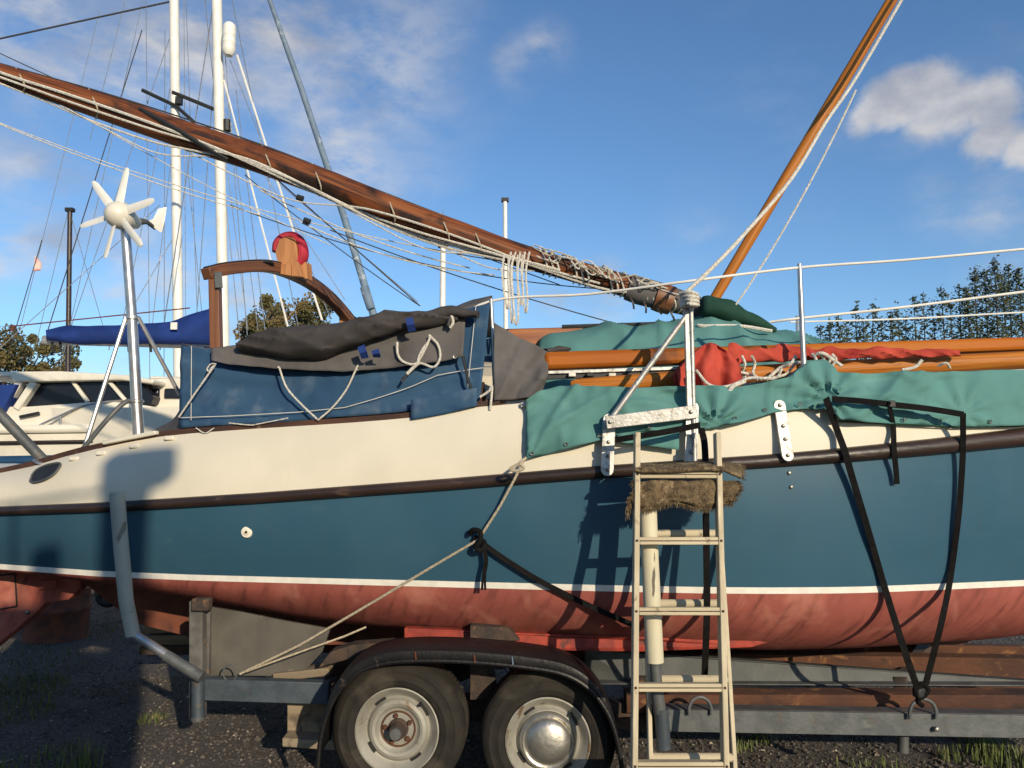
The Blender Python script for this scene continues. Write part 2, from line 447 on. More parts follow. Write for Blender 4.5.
# ------------------------------------------------------------------ ground
def build_ground():
    g = MB()
    n = 60
    xs = list(np.linspace(-9, 9, n)) ; ys = list(np.linspace(1.0, 16, n))
    xs = [-1500, -300, -60] + xs + [60, 300, 1500]
    ys = [-900, -60, -12] + ys + [60, 300, 1800]
    rows = []
    for y in ys:
        rows.append([V((x, y, .022 * noise.noise(V((x * .9, y * .9, 3))) + .010 * noise.noise(V((x * 4, y * 4, 1))) if abs(x) < 9.5 and .9 < y < 16.5 else 0)) for x in xs])
    g.grid(rows)
    o = g.build('ground', 'gravel', None, 60)
    tag(o, 'dark gravel of the boatyard ground', kind='structure')
    # loose stones
    rng = np.random.default_rng(3)
    k = 60000
    y = 2.6 + 6.5 * rng.random(k) ** 1.5
    x = (rng.random(k) * 2 - 1) * y * .72
    sz = .004 + .010 * rng.random(k) ** 2.2
    big = rng.random(k) < .012
    sz[big] *= 1.9
    oc = np.array([(1, 0, 0), (0, 1, 0), (-1, 0, 0), (0, -1, 0), (0, 0, .75), (0, 0, -.5)], float)
    fs = np.array([(0, 1, 4), (1, 2, 4), (2, 3, 4), (3, 0, 4), (1, 0, 5), (2, 1, 5), (3, 2, 5), (0, 3, 5)])
    jit = 1 + .5 * (rng.random((k, 6, 3)) - .5)
    ang = rng.random(k) * 6.28
    vv = oc[None] * jit * sz[:, None, None]
    c, s = np.cos(ang)[:, None], np.sin(ang)[:, None]
    vx = vv[:, :, 0] * c - vv[:, :, 1] * s
    vy = vv[:, :, 0] * s + vv[:, :, 1] * c
    zz = np.array([.022 * noise.noise(V((a * .9, b * .9, 3))) + .010 * noise.noise(V((a * 4, b * 4, 1))) for a, b in zip(x, y)])
    verts = np.stack([vx + x[:, None], vy + y[:, None], vv[:, :, 2] + zz[:, None] + sz[:, None] * .2], -1).reshape(-1, 3)
    faces = (fs[None] + (np.arange(k) * 6)[:, None, None]).reshape(-1, 3)
    me = bpy.data.meshes.new('gravel_stones')
    me.from_pydata(verts.tolist(), [], faces.tolist())
    me.materials.append(M['pebble'])
    q = bpy.data.objects.new('gravel_stones', me)
    COL.objects.link(q)
    tag(q, 'loose dark and pale gravel stones scattered over the yard', 'gravel', kind='stuff')
    # weeds and grass tufts
    gm = MB()
    rg = random.Random(5)
    def blade(p, h, w, lean, a):
        d = V((math.cos(a), math.sin(a), 0))
        e = V((-d.y, d.x, 0)) * w
        m_ = p + V((0, 0, h * .6)) + d * lean * .35
        t = p + V((0, 0, h)) + d * lean
        gm.add([p - e, p + e, m_ + e * .8, m_ - e * .8, t], [(0, 1, 2, 3), (3, 2, 4)])
    def tuft(px, py, n, spread, h):
        c0 = PZ(px, py, 0)
        for _ in range(n):
            a, r = rg.random() * 6.28, spread * math.sqrt(rg.random())
            p = V((c0.x + r * math.cos(a), c0.y + r * math.sin(a), 0))
            hh = h * (.4 + .8 * rg.random())
            blade(p, hh, .002 + .003 * rg.random(), hh * .6 * rg.random(), rg.random() * 6.28)
    for t in ((148, 722, 60, .07, .05), (160, 718, 30, .05, .04), (75, 775, 60, .10, .14), (90, 770, 30, .05, .18), (60, 752, 40, .1, .06),
              (15, 690, 420, .35, .05), (0, 715, 200, .3, .05), (45, 670, 120, .3, .04), (110, 628, 120, .5, .05), (30, 655, 120, .4, .05), (25, 700, 60, .3, .10),
              (990, 752, 110, .16, .10), (1010, 765, 120, .15, .12), (960, 760, 50, .12, .08), (740, 748, 60, .08, .05), (760, 742, 40, .08, .05),
              (890, 770, 30, .1, .05), (850, 764, 20, .1, .04), (25, 768, 40, .12, .08)):
        tuft(*t)
    o = gm.build('grass', 'grass', None, 0, flip=False)
    tag(o, 'sparse weeds and grass tufts growing through the gravel', 'grass', kind='stuff')
build_ground()

# ------------------------------------------------------------------ the sailing boat
YAW = .040
def Yc(x): return 4.60 - YAW * (x - .9)
wl_y = ip([(0, 564), (100, 571), (200, 575), (300, 577.5), (400, 580), (500, 582.5), (600, 585), (700, 587), (770, 587.5), (850, 587), (920, 584.5), (1024, 580)])
st_y = ip([(0, 511), (110, 507), (260, 498), (440, 485), (600, 472), (770, 461), (840, 455.5), (930, 447), (1024, 437)])
cr_y = ip([(0, 473), (34, 466), (49, 461), (82, 452), (139, 440), (170, 435), (250, 429), (340, 423.5), (411, 418), (478, 407), (525, 403), (600, 397), (700, 391), (800, 386), (1024, 374)])
bt_y = ip([(0, 573), (60, 579), (100, 586), (160, 597), (200, 604), (300, 621), (400, 631), (500, 639), (600, 645), (700, 648), (800, 650), (900, 648), (1024, 640)])
flare = ip([(0, .15), (300, .09), (600, .06), (800, .065), (1024, .11)])
tumb = ip([(0, .16), (200, .12), (400, .07), (600, .06), (1024, .05)])
WLZ = 1.0
def hull_points(px):
    w = PZ(px, wl_y(px), WLZ)
    ys = w.y - flare(px)
    s = P(px, st_y(px), ys)
    c = P(px, cr_y(px), ys + tumb(px))
    return w, s, c
def bilge(b, D, n=12):                        # half section below the waterline: (half breadth, z)
    Rr = min(.55, b * .6)
    out = []
    for k in range(n + 1):
        t = k / n * math.pi / 2
        out.append((b - Rr * (1 - math.cos(t)) ** .9, WLZ - .028 - D * math.sin(t) ** 1.1))
    out.append((b * .22, WLZ - .028 - D - .015))
    out.append((0.0, WLZ - .028 - D - .03))
    return out
stations = []
def make_stations():
    for px in range(0, 1025, 32):
        w, s, c = hull_points(px)
        bw, bs, bc = Yc(w.x) - w.y, Yc(s.x) - s.y, Yc(c.x) - c.y
        lo, hi = .02, .9
        for _ in range(24):
            D = (lo + hi) / 2
            py = max(proj(V((w.x, Yc(w.x) - b, z)))[1] for b, z in bilge(bw, D))
            if py > bt_y(px): hi = D
            else: lo = D
        stations.append([w.x, bw, s.x, bs, s.z, c.x, bc, c.z, D])
    f, f2 = stations[0], stations[1]
    for k, (dx, sc, sz) in enumerate(((-.35, .86, 1.0), (-.7, .66, 1.02), (-1.0, .42, 1.05), (-1.2, .20, 1.06), (-1.3, .02, 1.07))):
        stations.insert(0, [f[0] + dx, f[1] * sc, f[2] + dx * 1.05, f[3] * min(1, sc + .05), f[4] + .01 * k, f[5] + dx * 1.05, f[6] * min(1, sc + .05), f[7] + .01 * k, f[8] * max(.3, sc)])
    f = stations[-1]
    for k, (dx, sc) in enumerate(((.4, .90), (.8, .76), (1.2, .58), (1.6, .36), (1.9, .17), (2.05, .03))):
        stations.append([f[0] + dx * .96, f[1] * sc, f[2] + dx * 1.1, f[3] * sc, f[4] + .05 * dx, f[5] + dx * 1.1, f[6] * sc, f[7] + .05 * dx, f[8] * max(.4, sc)])
make_stations()
boat = thing('sailing_boat', (0, 4.6, 0), 'blue cream and red sailing boat resting on the trailer, covers over its cabin', 'boat')
def both(fn):                                  # rows for one side then the other
    m = MB()
    for sg in (-1, 1): m.grid([fn(s, sg) for s in stations])
    return m
def topside(s, sg):
    out = []
    for k in range(9):
        t = k / 8
        b = s[1] + (s[3] - s[1]) * t + .018 * math.sin(math.pi * t)
        x = s[0] + (s[2] - s[0]) * t
        out.append(V((x, Yc(x) + sg * b, WLZ + (s[4] - WLZ) * t)))
    return out
def stripe(s, sg): return [V((s[0], Yc(s[0]) + sg * (s[1] - k * .0015), WLZ - .028 * k)) for k in (0, 1)]
def bottom(s, sg):
    return [V((s[0], Yc(s[0]) + sg * (b - .0015), z)) for b, z in bilge(s[1], s[8])]
def upper(s, sg):
    out = []
    for k in range(13):
        t = k / 12
        b = s[3] + (s[6] - s[3]) * t ** 2.6
        x = s[2] + (s[5] - s[2]) * t
        out.append(V((x, Yc(x) + sg * b, s[4] + (s[7] - s[4]) * t)))
    return out
hull = both(topside).build('hull', 'blue_hull', boat, 60)
both(stripe).build('boot_stripe', 'stripe', hull, 60)
both(bottom).build('antifouled_bottom', 'antifoul', hull, 60)
both(upper).build('bulwark', 'cream', hull, 60)
dk = MB()
dk.grid([[V((s[5], Yc(s[5]) + s[6] * t, s[7] + .05 * (1 - t * t))) for t in np.linspace(-1, 1, 9)] for s in stations])
dk.build('deck', 'cream', boat, 60)
# rub strake, a half-round timber
strk_r = ip([(-4, .024), (-2.6, .024), (0, .028), (1.2, .030), (2.4, .043), (6, .043)])
for sg in (-1, 1):
    pts = [V((s[2], Yc(s[2]) + sg * (s[3] + .004), s[4])) for s in stations]
    MB().tube(pts, [strk_r(p.x) for p in pts], 12).build('rub_strake', 'rub', hull)
# toe rail on the deck edge
def deck_edge(px, off=0.0, up=0.0):
    w, s, c = hull_points(px)
    return V((c.x, c.y + off, c.z + up))
def bulwark_point(px, py, out=0.0):            # point on the near cream side
    w, s, c = hull_points(px)
    t = (st_y(px) - py) / (st_y(px) - cr_y(px))
    t = min(max(t, 0), 1)
    y = s.y + (c.y - s.y) * t ** 2.6
    return P(px, py, y - out)
def side_point(px, py, out=0.0):               # point on the near blue side or bottom
    w, s, c = hull_points(px)
    if py <= st_y(px): return bulwark_point(px, py, out)
    if py <= wl_y(px):
        t = (wl_y(px) - py) / (wl_y(px) - st_y(px))
        return P(px, py, w.y + (s.y - w.y) * t - .018 * math.sin(math.pi * t) - out)
    return P(px, py, w.y + .25 * ((py - wl_y(px)) / 60) ** 2 - out)
tr = MB()
for a in range(0, 500, 20):
    tr.bar(deck_edge(a, .02, .012), deck_edge(a + 20, .02, .012), .035, .028)
tr.build('toe_rail', 'toe', boat)
for px, py in ((75, 458.5), (102, 453), (135, 446), (170, 438), (526, 405)):
    c = bulwark_point(px, py, .01)
    MB().box(c, (.05, .03, .022)).build('rail_pad', 'white_gel', boat, bevel=.005)
MB().bar(deck_edge(105, -.012, .022), deck_edge(158, -.012, .022), .03, .02).build('cream_rail_strip', 'white_gel', boat, bevel=.004)
# hawse hole
hp = [(30, 481), (34, 472), (44, 466), (58, 463), (60, 466), (54, 474), (44, 480), (34, 482.5)]
h = MB()
h.prism([bulwark_point(x, y, .032) for x, y in hp], (0, .03, 0)).build('hawse_hole', 'black', boat, 0)
hr = [bulwark_point(x, y, .032) for x, y in hp]
MB().tube(curve(hr + [hr[0]], 4), .006, 6).build('hawse_ring', 'galv', boat)
# skin fitting
c = side_point(247, 532, .0)
MB().lathe(c + V((0, .008, 0)), (0, -1, 0), [(.0, .022), (.012, .022), (.014, .016), (.026, .014), (.030, .006), (.030, 0)], 20).build('skin_fitting', 'white_gel', boat)
c = side_point(247, 532, .0)
MB().lathe(c + V((0, -.0135, 0)), (0, -1, 0), [(.0, .002), (.007, .002), (.007, 0)], 12).build('fitting_bore', 'rust', boat)
# bilge keel shoe along the bottom
kb = MB()
def shoe(px, y0, y1, d): return [P(px, y0, d), P(px, y1, d)]
kb.prism([P(404, 628, 3.80), P(540, 634, 3.74), P(640, 637, 3.70), P(752, 639, 3.68), P(768, 643, 3.68), P(752, 647.5, 3.68), P(640, 652, 3.70), P(500, 650, 3.76), P(404, 640, 3.80)], (0, .06, 0))
kb.build('bilge_keel', 'red_keel', boat, 0, bevel=.006)
ck = MB()
x0, x1 = P(150, 600, 4.75).x, 2.6
ck.prism([V((x0 - .45, Yc(0) - .05, .95)), V((x0, Yc(0) - .05, .62)), V((x0 + .5, Yc(0) - .05, .50)), V((x1, Yc(0) - .05, .50)), V((x1 + .5, Yc(0) - .05, .72)), V((x1 + .5, Yc(0) - .05, .95))], (0, .10, 0))
ck.build('keel', 'drum_red', boat, 0)  # darker red than the hull bottom, under-boat shade put into the colour
# skeg and rudder foot at the stern
d0 = 4.55
sk = MB().prism([P(-40, 566, d0), P(75, 572, d0), P(82, 586, d0), P(68, 600, d0), P(45, 603, d0), P(36, 613, d0), P(-2, 644, d0), P(-60, 690, d0)], (0, .09, 0)).build('skeg', 'antifoul', boat, 0, bevel=.006)
pl = MB().prism([P(-20, 573, d0 - .006), P(17, 571, d0 - .006), P(19, 606, d0 - .006), P(-20, 614, d0 - .006)], (0, .03, 0)).build('skeg_plate', 'antifoul', sk, 0, bevel=.004)
fr = MB()
for a, b in (((-20, 577), (15, 574)), ((15, 574), (17, 606)), ((17, 606), (-20, 613))):
    fr.tube([P(*a, d0 - .010), P(*b, d0 - .010)], .005, 6)
fr.build('plate_seam', 'black', sk)
MB().lathe(P(28, 612, d0), (0, -1, 0), [(0, .014), (.010, .012), (.014, 0)], 10).build('skeg_bolt', 'bolt', sk)
MB().bar(P(40, 585, d0 - .01), P(58, 583, d0 - .01), .03, .05).build('pintle', 'antifoul', sk, bevel=.004)
# stern strut
rod('stern_strut', P(-40, 372, 4.15), P(46, 463, 4.2), .028, 'galv', boat, 12)
MB().lathe(P(45, 462, 4.2), (0.3, -.2, .9), [(0, .012), (.05, .010), (.06, 0)], 14).build('strut_foot', 'stainless', boat)
# guard rail stanchions and lifelines
stn = []
for (a, b, d, r) in (((799.5, 266), (804, 372), 3.52, .0135), ((491, 301), (496, 402), 3.72, .0125)):
    s_ = MB().tube([P(*b, d), P(*a, d)], [r, r * .8], 12)
    s_.lathe(P(*a, d), (0, 0, 1), [(r * .8, 0), (r * .7, .01), (0, .014)], 12)
    o = s_.build('stanchion', 'stainless', boat)
    stn.append(o)
MB().lathe(P(804, 372, 3.52) - V((0, 0, .06)), (0, 0, 1), [(.03, 0), (.03, .02), (.017, .03), (.016, .07)], 14).build('stanchion_foot', 'stainless', boat)
MB().box(P(495, 404, 3.72), (.10, .06, .045)).build('stanchion_foot', 'toe', boat, bevel=.006)
LA = [P(440, 332, 3.76), P(491, 301, 3.72), P(590, 294, 3.62), P(690, 281, 3.45), P(800, 267.5, 3.52), P(905, 260, 3.50), P(1030, 248.5, 3.47), P(1200, 232, 3.45)]
MB().tube(curve(LA, 6), .0062, 8).build('lifeline', 'white_paint', boat)
MB().tube(curve([P(770, 322, 3.56), P(802, 318, 3.52), P(905, 307, 3.50), P(1030, 291, 3.47), P(1200, 270, 3.45)], 6), .0062, 8).build('lifeline', 'white_paint', boat)
MB().tube(curve([P(790, 322, 5.4), P(900, 319, 5.4), P(1030, 312, 5.4), P(1200, 305, 5.4)], 6), .0062, 6).build('lifeline', 'white_paint', boat)
rod('stanchion', P(798, 350, 5.4), P(797, 316, 5.4), .012, 'stainless', boat, 8)
# boom gallows
gal = MB()
near, far = P(216, 272, 4.02), P(352, 322, 5.35)
def rib(path, w, h, name, m, parent, up=(0, 0, 1)):
    g = MB()
    for i in range(len(path) - 1): pass
    rows = []
    for i, p in enumerate(path):
        t = (path[min(i + 1, len(path) - 1)] - path[max(i - 1, 0)]).normalized()
        x = t.cross(V(up)).normalized()
        u = x.cross(t)
        rows.append([p - x * w / 2 - u * h / 2, p + x * w / 2 - u * h / 2, p + x * w / 2 + u * h / 2, p - x * w / 2 + u * h / 2])
    g.grid(rows, True)
    k = len(g.v)
    g.f += [[0, 1, 2, 3], [k - 4, k - 3, k - 2, k - 1]]
    g.uv += [[(0, 0)] * 4] * 2
    return g.build(name, m, parent, 30, bevel=.006)
arch = curve([P(206, 274, 4.02), P(228, 269, 4.15), P(262, 266.5, 4.45), P(284, 271, 4.70), P(310, 283, 4.95), P(333, 301, 5.18), P(352, 323, 5.38)], 5)
ga = rib(arch, .07, .062, 'boom_gallows', 'gallows_wood', boat)
rib([p + V((0, 0, .036)) for p in arch], .055, .010, 'arch_capping', 'black', ga)
MB().bar(P(217, 366, 4.05), P(215, 278, 4.05), .055, .052, up=(0, 1, 0)).build('gallows_post', 'gallows_wood', ga, bevel=.004)
MB().bar(P(345, 345, 5.35), P(344, 312, 5.35), .06, .06, up=(0, 1, 0)).build('gallows_post', 'block_wood', ga, bevel=.004)
MB().bar(P(219, 288, 4.01), P(218, 272, 4.01), .012, .04, up=(1, 0, 0)).build('gallows_bracket', 'galv', ga, bevel=.003)
MB().bar(P(347, 335, 5.36), P(352, 316, 5.36), .02, .07, up=(1, 0, 0)).build('gallows_bracket', 'galv', ga, bevel=.003)
bd = 4.62
MB().prism([P(280, 273, bd), P(275, 252, bd), P(279, 239, bd), P(287, 236.5, bd), P(293, 238, bd), P(296, 245, bd), P(298, 262, bd), P(302, 277, bd), P(290, 276, bd)], (.02, .05, 0)).build('crutch_block', 'block_wood', ga, 0, bevel=.005)
MB().prism([P(280, 274, bd - .02), P(280.5, 264, bd - .02), P(291, 264, bd - .02), P(291, 276, bd - .02)], (0, .03, 0)).build('crutch_chock', 'block_wood', ga, 0, bevel=.004)
MB().prism([P(300, 278, bd + .03), P(299, 262, bd + .03), P(306, 262, bd + .03), P(307, 279, bd + .03)], (.02, .06, 0)).build('crutch_chock', 'block_wood', ga, 0, bevel=.004)
MB().tube(curve([P(277, 252, bd + .06), P(278, 244, bd + .06), P(284, 238, bd + .06), P(293, 236.5, bd + .06), P(300, 241, bd + .05), P(303, 249, bd + .04), P(303, 257, bd + .04), P(299, 263, bd + .04)], 5), .030, 10, flat=1.4).build('crutch_padding', 'red_pad', ga)
MB().tube(curve([P(258, 263.5, 4.4), P(262, 261.5, 4.4), P(270, 262, 4.45), P(273, 264.5, 4.5)], 4), .011, 8).build('gallows_fitting', 'black', ga)
# chainplates and boarding bracket
def bolt(p, parent, r=.0085):
    MB().lathe(p, (0, -1, 0), [(0, .010), (r * .7, .009), (r, .005), (r * 1.05, 0)], 12).build('bolt', 'bolt', parent)
def plate(pts_ends, w, bolts, name='chainplate', t=.012, out=.012):
    (a, b) = pts_ends
    pa, pb = a, b
    m = MB()
    ax = (pb - pa).normalized()
    x = ax.cross(V((0, -1, 0))).normalized()
    nrm = x.cross(ax).normalized()
    if nrm.y > 0: nrm = -nrm
    poly = []
    for k in range(9):
        q = math.pi * k / 8
        poly.append(pb + x * math.cos(q) * w / 2 + ax * math.sin(q) * w / 2)
    for k in range(9):
        q = math.pi * k / 8
        poly.append(pa - x * math.cos(q) * w / 2 - ax * math.sin(q) * w / 2)
    m.prism(poly, nrm * t)
    o = m.build(name, 'alu', boat, 0, bevel=.002)
    for f in bolts: bolt(pa.lerp(pb, f) + nrm * t, o)
    return o
plate((bulwark_point(779, 406, .02), side_point(787, 456, .045)), .052, (0, .42, .68, 1.0))
bolt(side_point(789, 473), boat)
bolt(side_point(791, 487), boat)
br1 = plate((bulwark_point(609, 420, .05), side_point(607, 470, .052)), .056, (.45, .73, 1.0), 'bracket_plate')
br2 = plate((bulwark_point(692, 408, .05), side_point(690, 470, .05)), .056, (.05, .46, .72), 'bracket_plate')
yb = bulwark_point(650, 415, .075).y
arm = MB().bar(P(606, 422.5, yb - .02), P(697, 411.5, yb - .03), .014, .058).build('bracket_arm', 'alu', boat, bevel=.003)
bolt(P(610, 422, yb - .027), arm)
bolt(P(691, 412, yb - .037), arm)
rod('bracket_tube', P(613, 416, yb), P(689, 312, yb + .03), .0125, 'alu', boat, 10)
rod('bracket_tube', P(695, 470, yb - .03), P(691, 303, yb + .02), .0105, 'alu', boat, 10)
MB().bar(P(690, 412, yb - .01), P(687, 306, yb + .03), .02, .030, up=(1, 0, 0)).build('bracket_upright', 'alu', boat, bevel=.004)
MB().box(P(688, 303, yb + .02), (.06, .06, .05), .3).build('bracket_head', 'alu', boat, bevel=.01)

trk = MB()
rows = []
for px in (470, 540, 640, 760, 860, 980, 1100):
    c_ = hull_points(min(px, 1024))[2]
    x_ = (px - 512) / F * (c_.y + .4)
    yy, zt_ = c_.y + .50, P(512, 372, c_.y + .5).z - .02
    rows.append([V((x_, yy, c_.z - .05)), V((x_, yy + .03, zt_)), V((x_, yy + .3, zt_ + .10)), V((x_, Yc(x_), zt_ + .14)), V((x_, 2 * Yc(x_) - yy, zt_)), V((x_, 2 * Yc(x_) - yy + .03, c_.z - .05))])
trk.grid(rows)
for r_ in (rows[0], rows[-1]): trk.add(r_, [tuple(range(6))])
trk.build('cabin_trunk', 'cream', boat, 30)
cg = MB()
for a in range(170, 480, 15):
    p0, p1 = deck_edge(a, .14, .05), deck_edge(a + 15, .14, .05)
    cg.bar(p0, p1, .02, .16)
cg.build('coaming', 'toe', boat)
# ------------------------------------------------------------------ covers
def cloth(name, fn, us, vs, m, parent, amp=.01, scale=4, seed=0, solid=.006, dirv=V((0, -1, .2)), aniso=(1, 1, 1), extra=None, fold=.008):
    rows = []
    for u in us:
        row = []
        for q in vs:
            p = fn(u, q)
            s = V((p.x * aniso[0], p.y * aniso[1], p.z * aniso[2]))
            k = amp * (nz3(s, scale, seed) + .5 * nz3(s, scale * 2.3, seed + 9) + .25 * nz3(s, scale * 5.1, seed + 21))
            rid = 0
            for th, wgt, sd in ((.75, 1.0, 40), (-.35, .8, 77), (1.35, .6, 91)):
                al, ac = s.x * math.cos(th) + s.z * math.sin(th), -s.x * math.sin(th) + s.z * math.cos(th)
                n_ = noise.noise(V((al * .45 * scale + sd, s.y * .4 * scale, ac * 2.0 * scale - sd + seed)))
                msk = noise.noise(V((s.x * scale * .5 + sd, s.z * scale * .5, seed + sd)))
                rid += wgt * max(0, 1 - abs(n_) * 3.2) ** 2 * max(0, min(1, .45 + 1.6 * msk))
            p = p + dirv * (k + fold * rid)
            if extra: p = p + extra(u, q)
            row.append(p)
        rows.append(row)
    return MB().grid(rows).build(name, m, parent, 80, solid=solid)

low_y = ip([(526, 460), (560, 451), (600, 440), (640, 432), (690, 430), (716, 428), (745, 421), (775, 412), (800, 409), (826, 411), (836, 421), (900, 424), (960, 427), (1030, 426), (1250, 416)])
top_y = ip([(526, 402), (540, 392), (560, 386), (640, 388), (700, 386), (735, 387), (760, 384), (790, 377), (808, 362), (825, 359), (838, 372), (860, 374), (1024, 370), (1250, 362)])
tarp = thing('tarpaulin', deck_edge(780), 'teal tarpaulin skirt draped over the boat side beside the ladder, strapped down', 'tarpaulin')
def front_tarp(px, t):
    w, s, c = hull_points(min(px, 1024))
    if px > 1024:
        k = (px - 1024) / 230.0
        sc = V(((px - 512) / F * (c.y + .35 * k) - c.x, .35 * k, 0))
    else: sc = V((0, 0, 0))
    ly, ty = low_y(px), top_y(px)
    if t <= 1:
        py = ly + (ty - ly) * t
        pb = min(px, 1024)
        if py >= cr_y(pb):
            p = bulwark_point(pb, py, .034 + .010 * math.sin(px * .045))
        else:
            q = (cr_y(pb) - py) / 30
            p = P(pb, py, c.y - .034 + .10 * q * q)
        return p + sc
    a = front_tarp(px, 1)
    k = t - 1
    return a + V((0, .30 * k + .04, -.10 * k * k - .02 * k))
us = list(range(526, 1030, 3)) + list(range(1040, 1252, 20))
def gathers(u, t):
    o = V()
    for (cx, cy, ang, amp) in ((715, 425, 2.6, .024), (828, 398, 2.0, .022), (962, 414, -1.0, .012), (526, 460, 1.1, .012)):
        ly, ty = low_y(u), top_y(u)
        py = ly + (ty - ly) * min(t, 1)
        dx, dy = u - cx, py - cy
        r = math.hypot(dx, dy)
        if r < 130: o += V((0, -1, 0)) * amp * math.exp(-r / 45) * math.sin(math.atan2(dy, dx) * 9 + ang) * min(1, r / 12)
    dg = (u * .9 + (min(t, 1)) * 60)
    o += V((0, -1, 0)) * .009 * math.sin(dg * .075 + 2 * nz3((u * .01, t, 0), 1.2)) * (1 if u < 850 else .35)
    return o
cloth('tarp_skirt', front_tarp, us, [k / 22 for k in range(23)] + [1.15, 1.35, 1.7, 2.0], 'teal', tarp, .010, 4.2, 2, .003, extra=gathers, fold=.030)
# folded corner of the skirt
def corner(u, t):
    pa = P(617 + 63 * u, 437 - 4 * u + t * (8 + 6 * u), 0)
    px, py = 617 + 62 * u, 434 - 4 * u + t * (8 + 12 * u - (10 * max(0, u - .85) / .15) * 0)
    return bulwark_point(px, py, .035 + .01 * t)
cloth('tarp_flap', corner, [k / 10 for k in range(11)], [k / 5 for k in range(6)], 'teal', tarp, .008, 6, 5, .005)
for x in (532, 566, 600, 650, 735, 765, 800, 860, 905, 940, 990):
    MB().lathe(bulwark_point(x, low_y(x) - 5, .052), (0, -1, 0), [(.0045, .002), (.008, .004), (.0095, 0)], 12).build('eyelet', 'bolt', tarp)
hem = MB().tube([bulwark_point(x, low_y(x), .036) for x in range(838, 1024, 8)], .0035, 6).build('tarp_hem', 'dark_green', tarp)
# rear tarp over the cabin top
hump = ip([(536, 345), (552, 335), (575, 329), (640, 325), (690, 320), (712, 316), (735, 322), (760, 332), (800, 337), (838, 346), (850, 352)])
tarp2 = thing('tarpaulin', V((1.2, 4.5, 1.95)), 'teal tarpaulin hump over the cabin top behind the long wooden spars', 'tarpaulin')
def rear_tarp(px, t):
    yb_ = hull_points(min(px, 1024))[2].y
    y0, y1 = yb_ + .46, 4.50
    if t <= 1:
        y = y0 + (y1 - y0) * t
        py = 398 + (hump(px) - 398) * (1 - (1 - t) ** 2.4) if True else 0
        return P(px, py, y)
    a = rear_tarp(px, 1)
    k = t - 1
    return a + V((0, .95 * k, -.55 * k * k))
cloth('tarp_hump', rear_tarp, list(range(538, 851, 4)), [k / 22 for k in range(23)] + [1.2, 1.5, 2.0], 'teal', tarp2, .026, 2.6, 11, .004, dirv=V((0, -.5, .8)), aniso=(1.2, .5, .7), fold=.055)
# dark green cover heel
gc = thing('mast_heel_cover', P(740, 325, 4.35), 'dark green canvas cover wedge beside the lower end of the wooden mast', 'cover')
gm = MB()
path = curve([P(702, 306, 4.35), P(722, 310, 4.35), P(745, 318, 4.38), P(775, 330, 4.42)], 5)
gm.tube(path, [.045 + .035 * math.sin(math.pi * min(1, .15 + k / len(path))) - .03 * (k / len(path)) ** 3 for k in range(len(path))], 12, flat=.8)
for v in gm.v: v += V((0, 0, .03 * nz3(v, 9)))
gm.build('cover_cloth', 'dark_green', gc, 80)
MB().tube(curve([P(698, 325, 4.27), P(705, 326, 4.26), P(740, 326, 4.26), P(772, 331, 4.26)], 4), .010, 6).build('cover_cord', 'rope', gc)

# blue cockpit tent with grey cover
tent = thing('cockpit_tent', deck_edge(330, .1), 'weathered navy blue cockpit tent laced down to the boat, grey cover rolled on top', 'tent')
tt = ip([(181, 345), (230, 352), (300, 350), (380, 335), (440, 318), (466, 309), (491, 304)])
tb = ip([(181, 428), (250, 424), (300, 421), (380, 414), (411, 411), (440, 405), (482, 401)])
def tent_depth(px): return hull_points(px)[2].y + .035
def tent_side(u, t):
    px = 181 + u * (309 - 10 * t)
    top, bot = tt(px), tb(px)
    return P(px, top + (bot - top) * t, tent_depth(px) + .05 * (1 - t))
def sides(u, t): return V((0, -1, 0)) * (.012 * math.sin(u * 9 + 3 * t) * math.sin(math.pi * t) + .01 * math.exp(-((t - .25 - .5 * u) / .08) ** 2))
cloth('side_panel', tent_side, [k / 90 for k in range(91)], [k / 24 for k in range(25)], 'navy_canvas', tent, .009, 4, 3, .003, extra=sides, fold=.008)
# flap that hangs below the bottom edge
def flap(u, t):
    px = 411 + 66 * u
    return P(px, (400 - 12 * u) + t * (20 + 2 * u - 4 * u * u), tent_depth(px) - .052)
cloth('hanging_flap', flap, [k / 14 for k in range(15)], [k / 6 for k in range(7)], 'navy_canvas', tent, .006, 6, 4, .004)
def end_panel(u, t):
    a, b = tent_side(0, t), V((P(181, 345, 4.1).x, 5.1, 0))
    return V((a.x - .02 * u, a.y + u * 1.0, a.z + .05 * math.sin(u * math.pi) * (1 - t)))
cloth('end_panel', end_panel, [k / 10 for k in range(11)], [k / 8 for k in range(9)], 'navy_canvas', tent, .012, 4, 8, .004, dirv=V((-1, 0, 0)))
def roof(u, t):
    a = tent_side(u, 0)
    return a + V((0, 1.0 * t, .10 * math.sin(math.pi * t) * (.3 + u)))
cloth('roof_panel', roof, [k / 30 for k in range(31)], [k / 10 for k in range(11)], 'grey_canvas', tent, .014, 3, 13, .004, dirv=V((0, 0, 1)), fold=.004)
def far_side(u, t):
    a = roof(u, 1)
    return a + V((0, .03, -.35 * t))
cloth('side_panel', far_side, [k / 12 for k in range(13)], [0, .5, 1], 'navy_canvas', tent, .02, 3, 14, .004)
gtop = ip([(212, 349), (340, 332), (400, 324), (440, 316), (466, 310)])
gbot = ip([(212, 361), (230, 365), (280, 369), (345, 372), (400, 367), (440, 362), (463, 357), (466, 357)])
def grey_panel(u, t):
    px = 212 + u * (254 - 3 * t)
    return P(px, gtop(px) + (gbot(px) - gtop(px)) * t, tent_depth(px) - .034 + .04 * (1 - t))
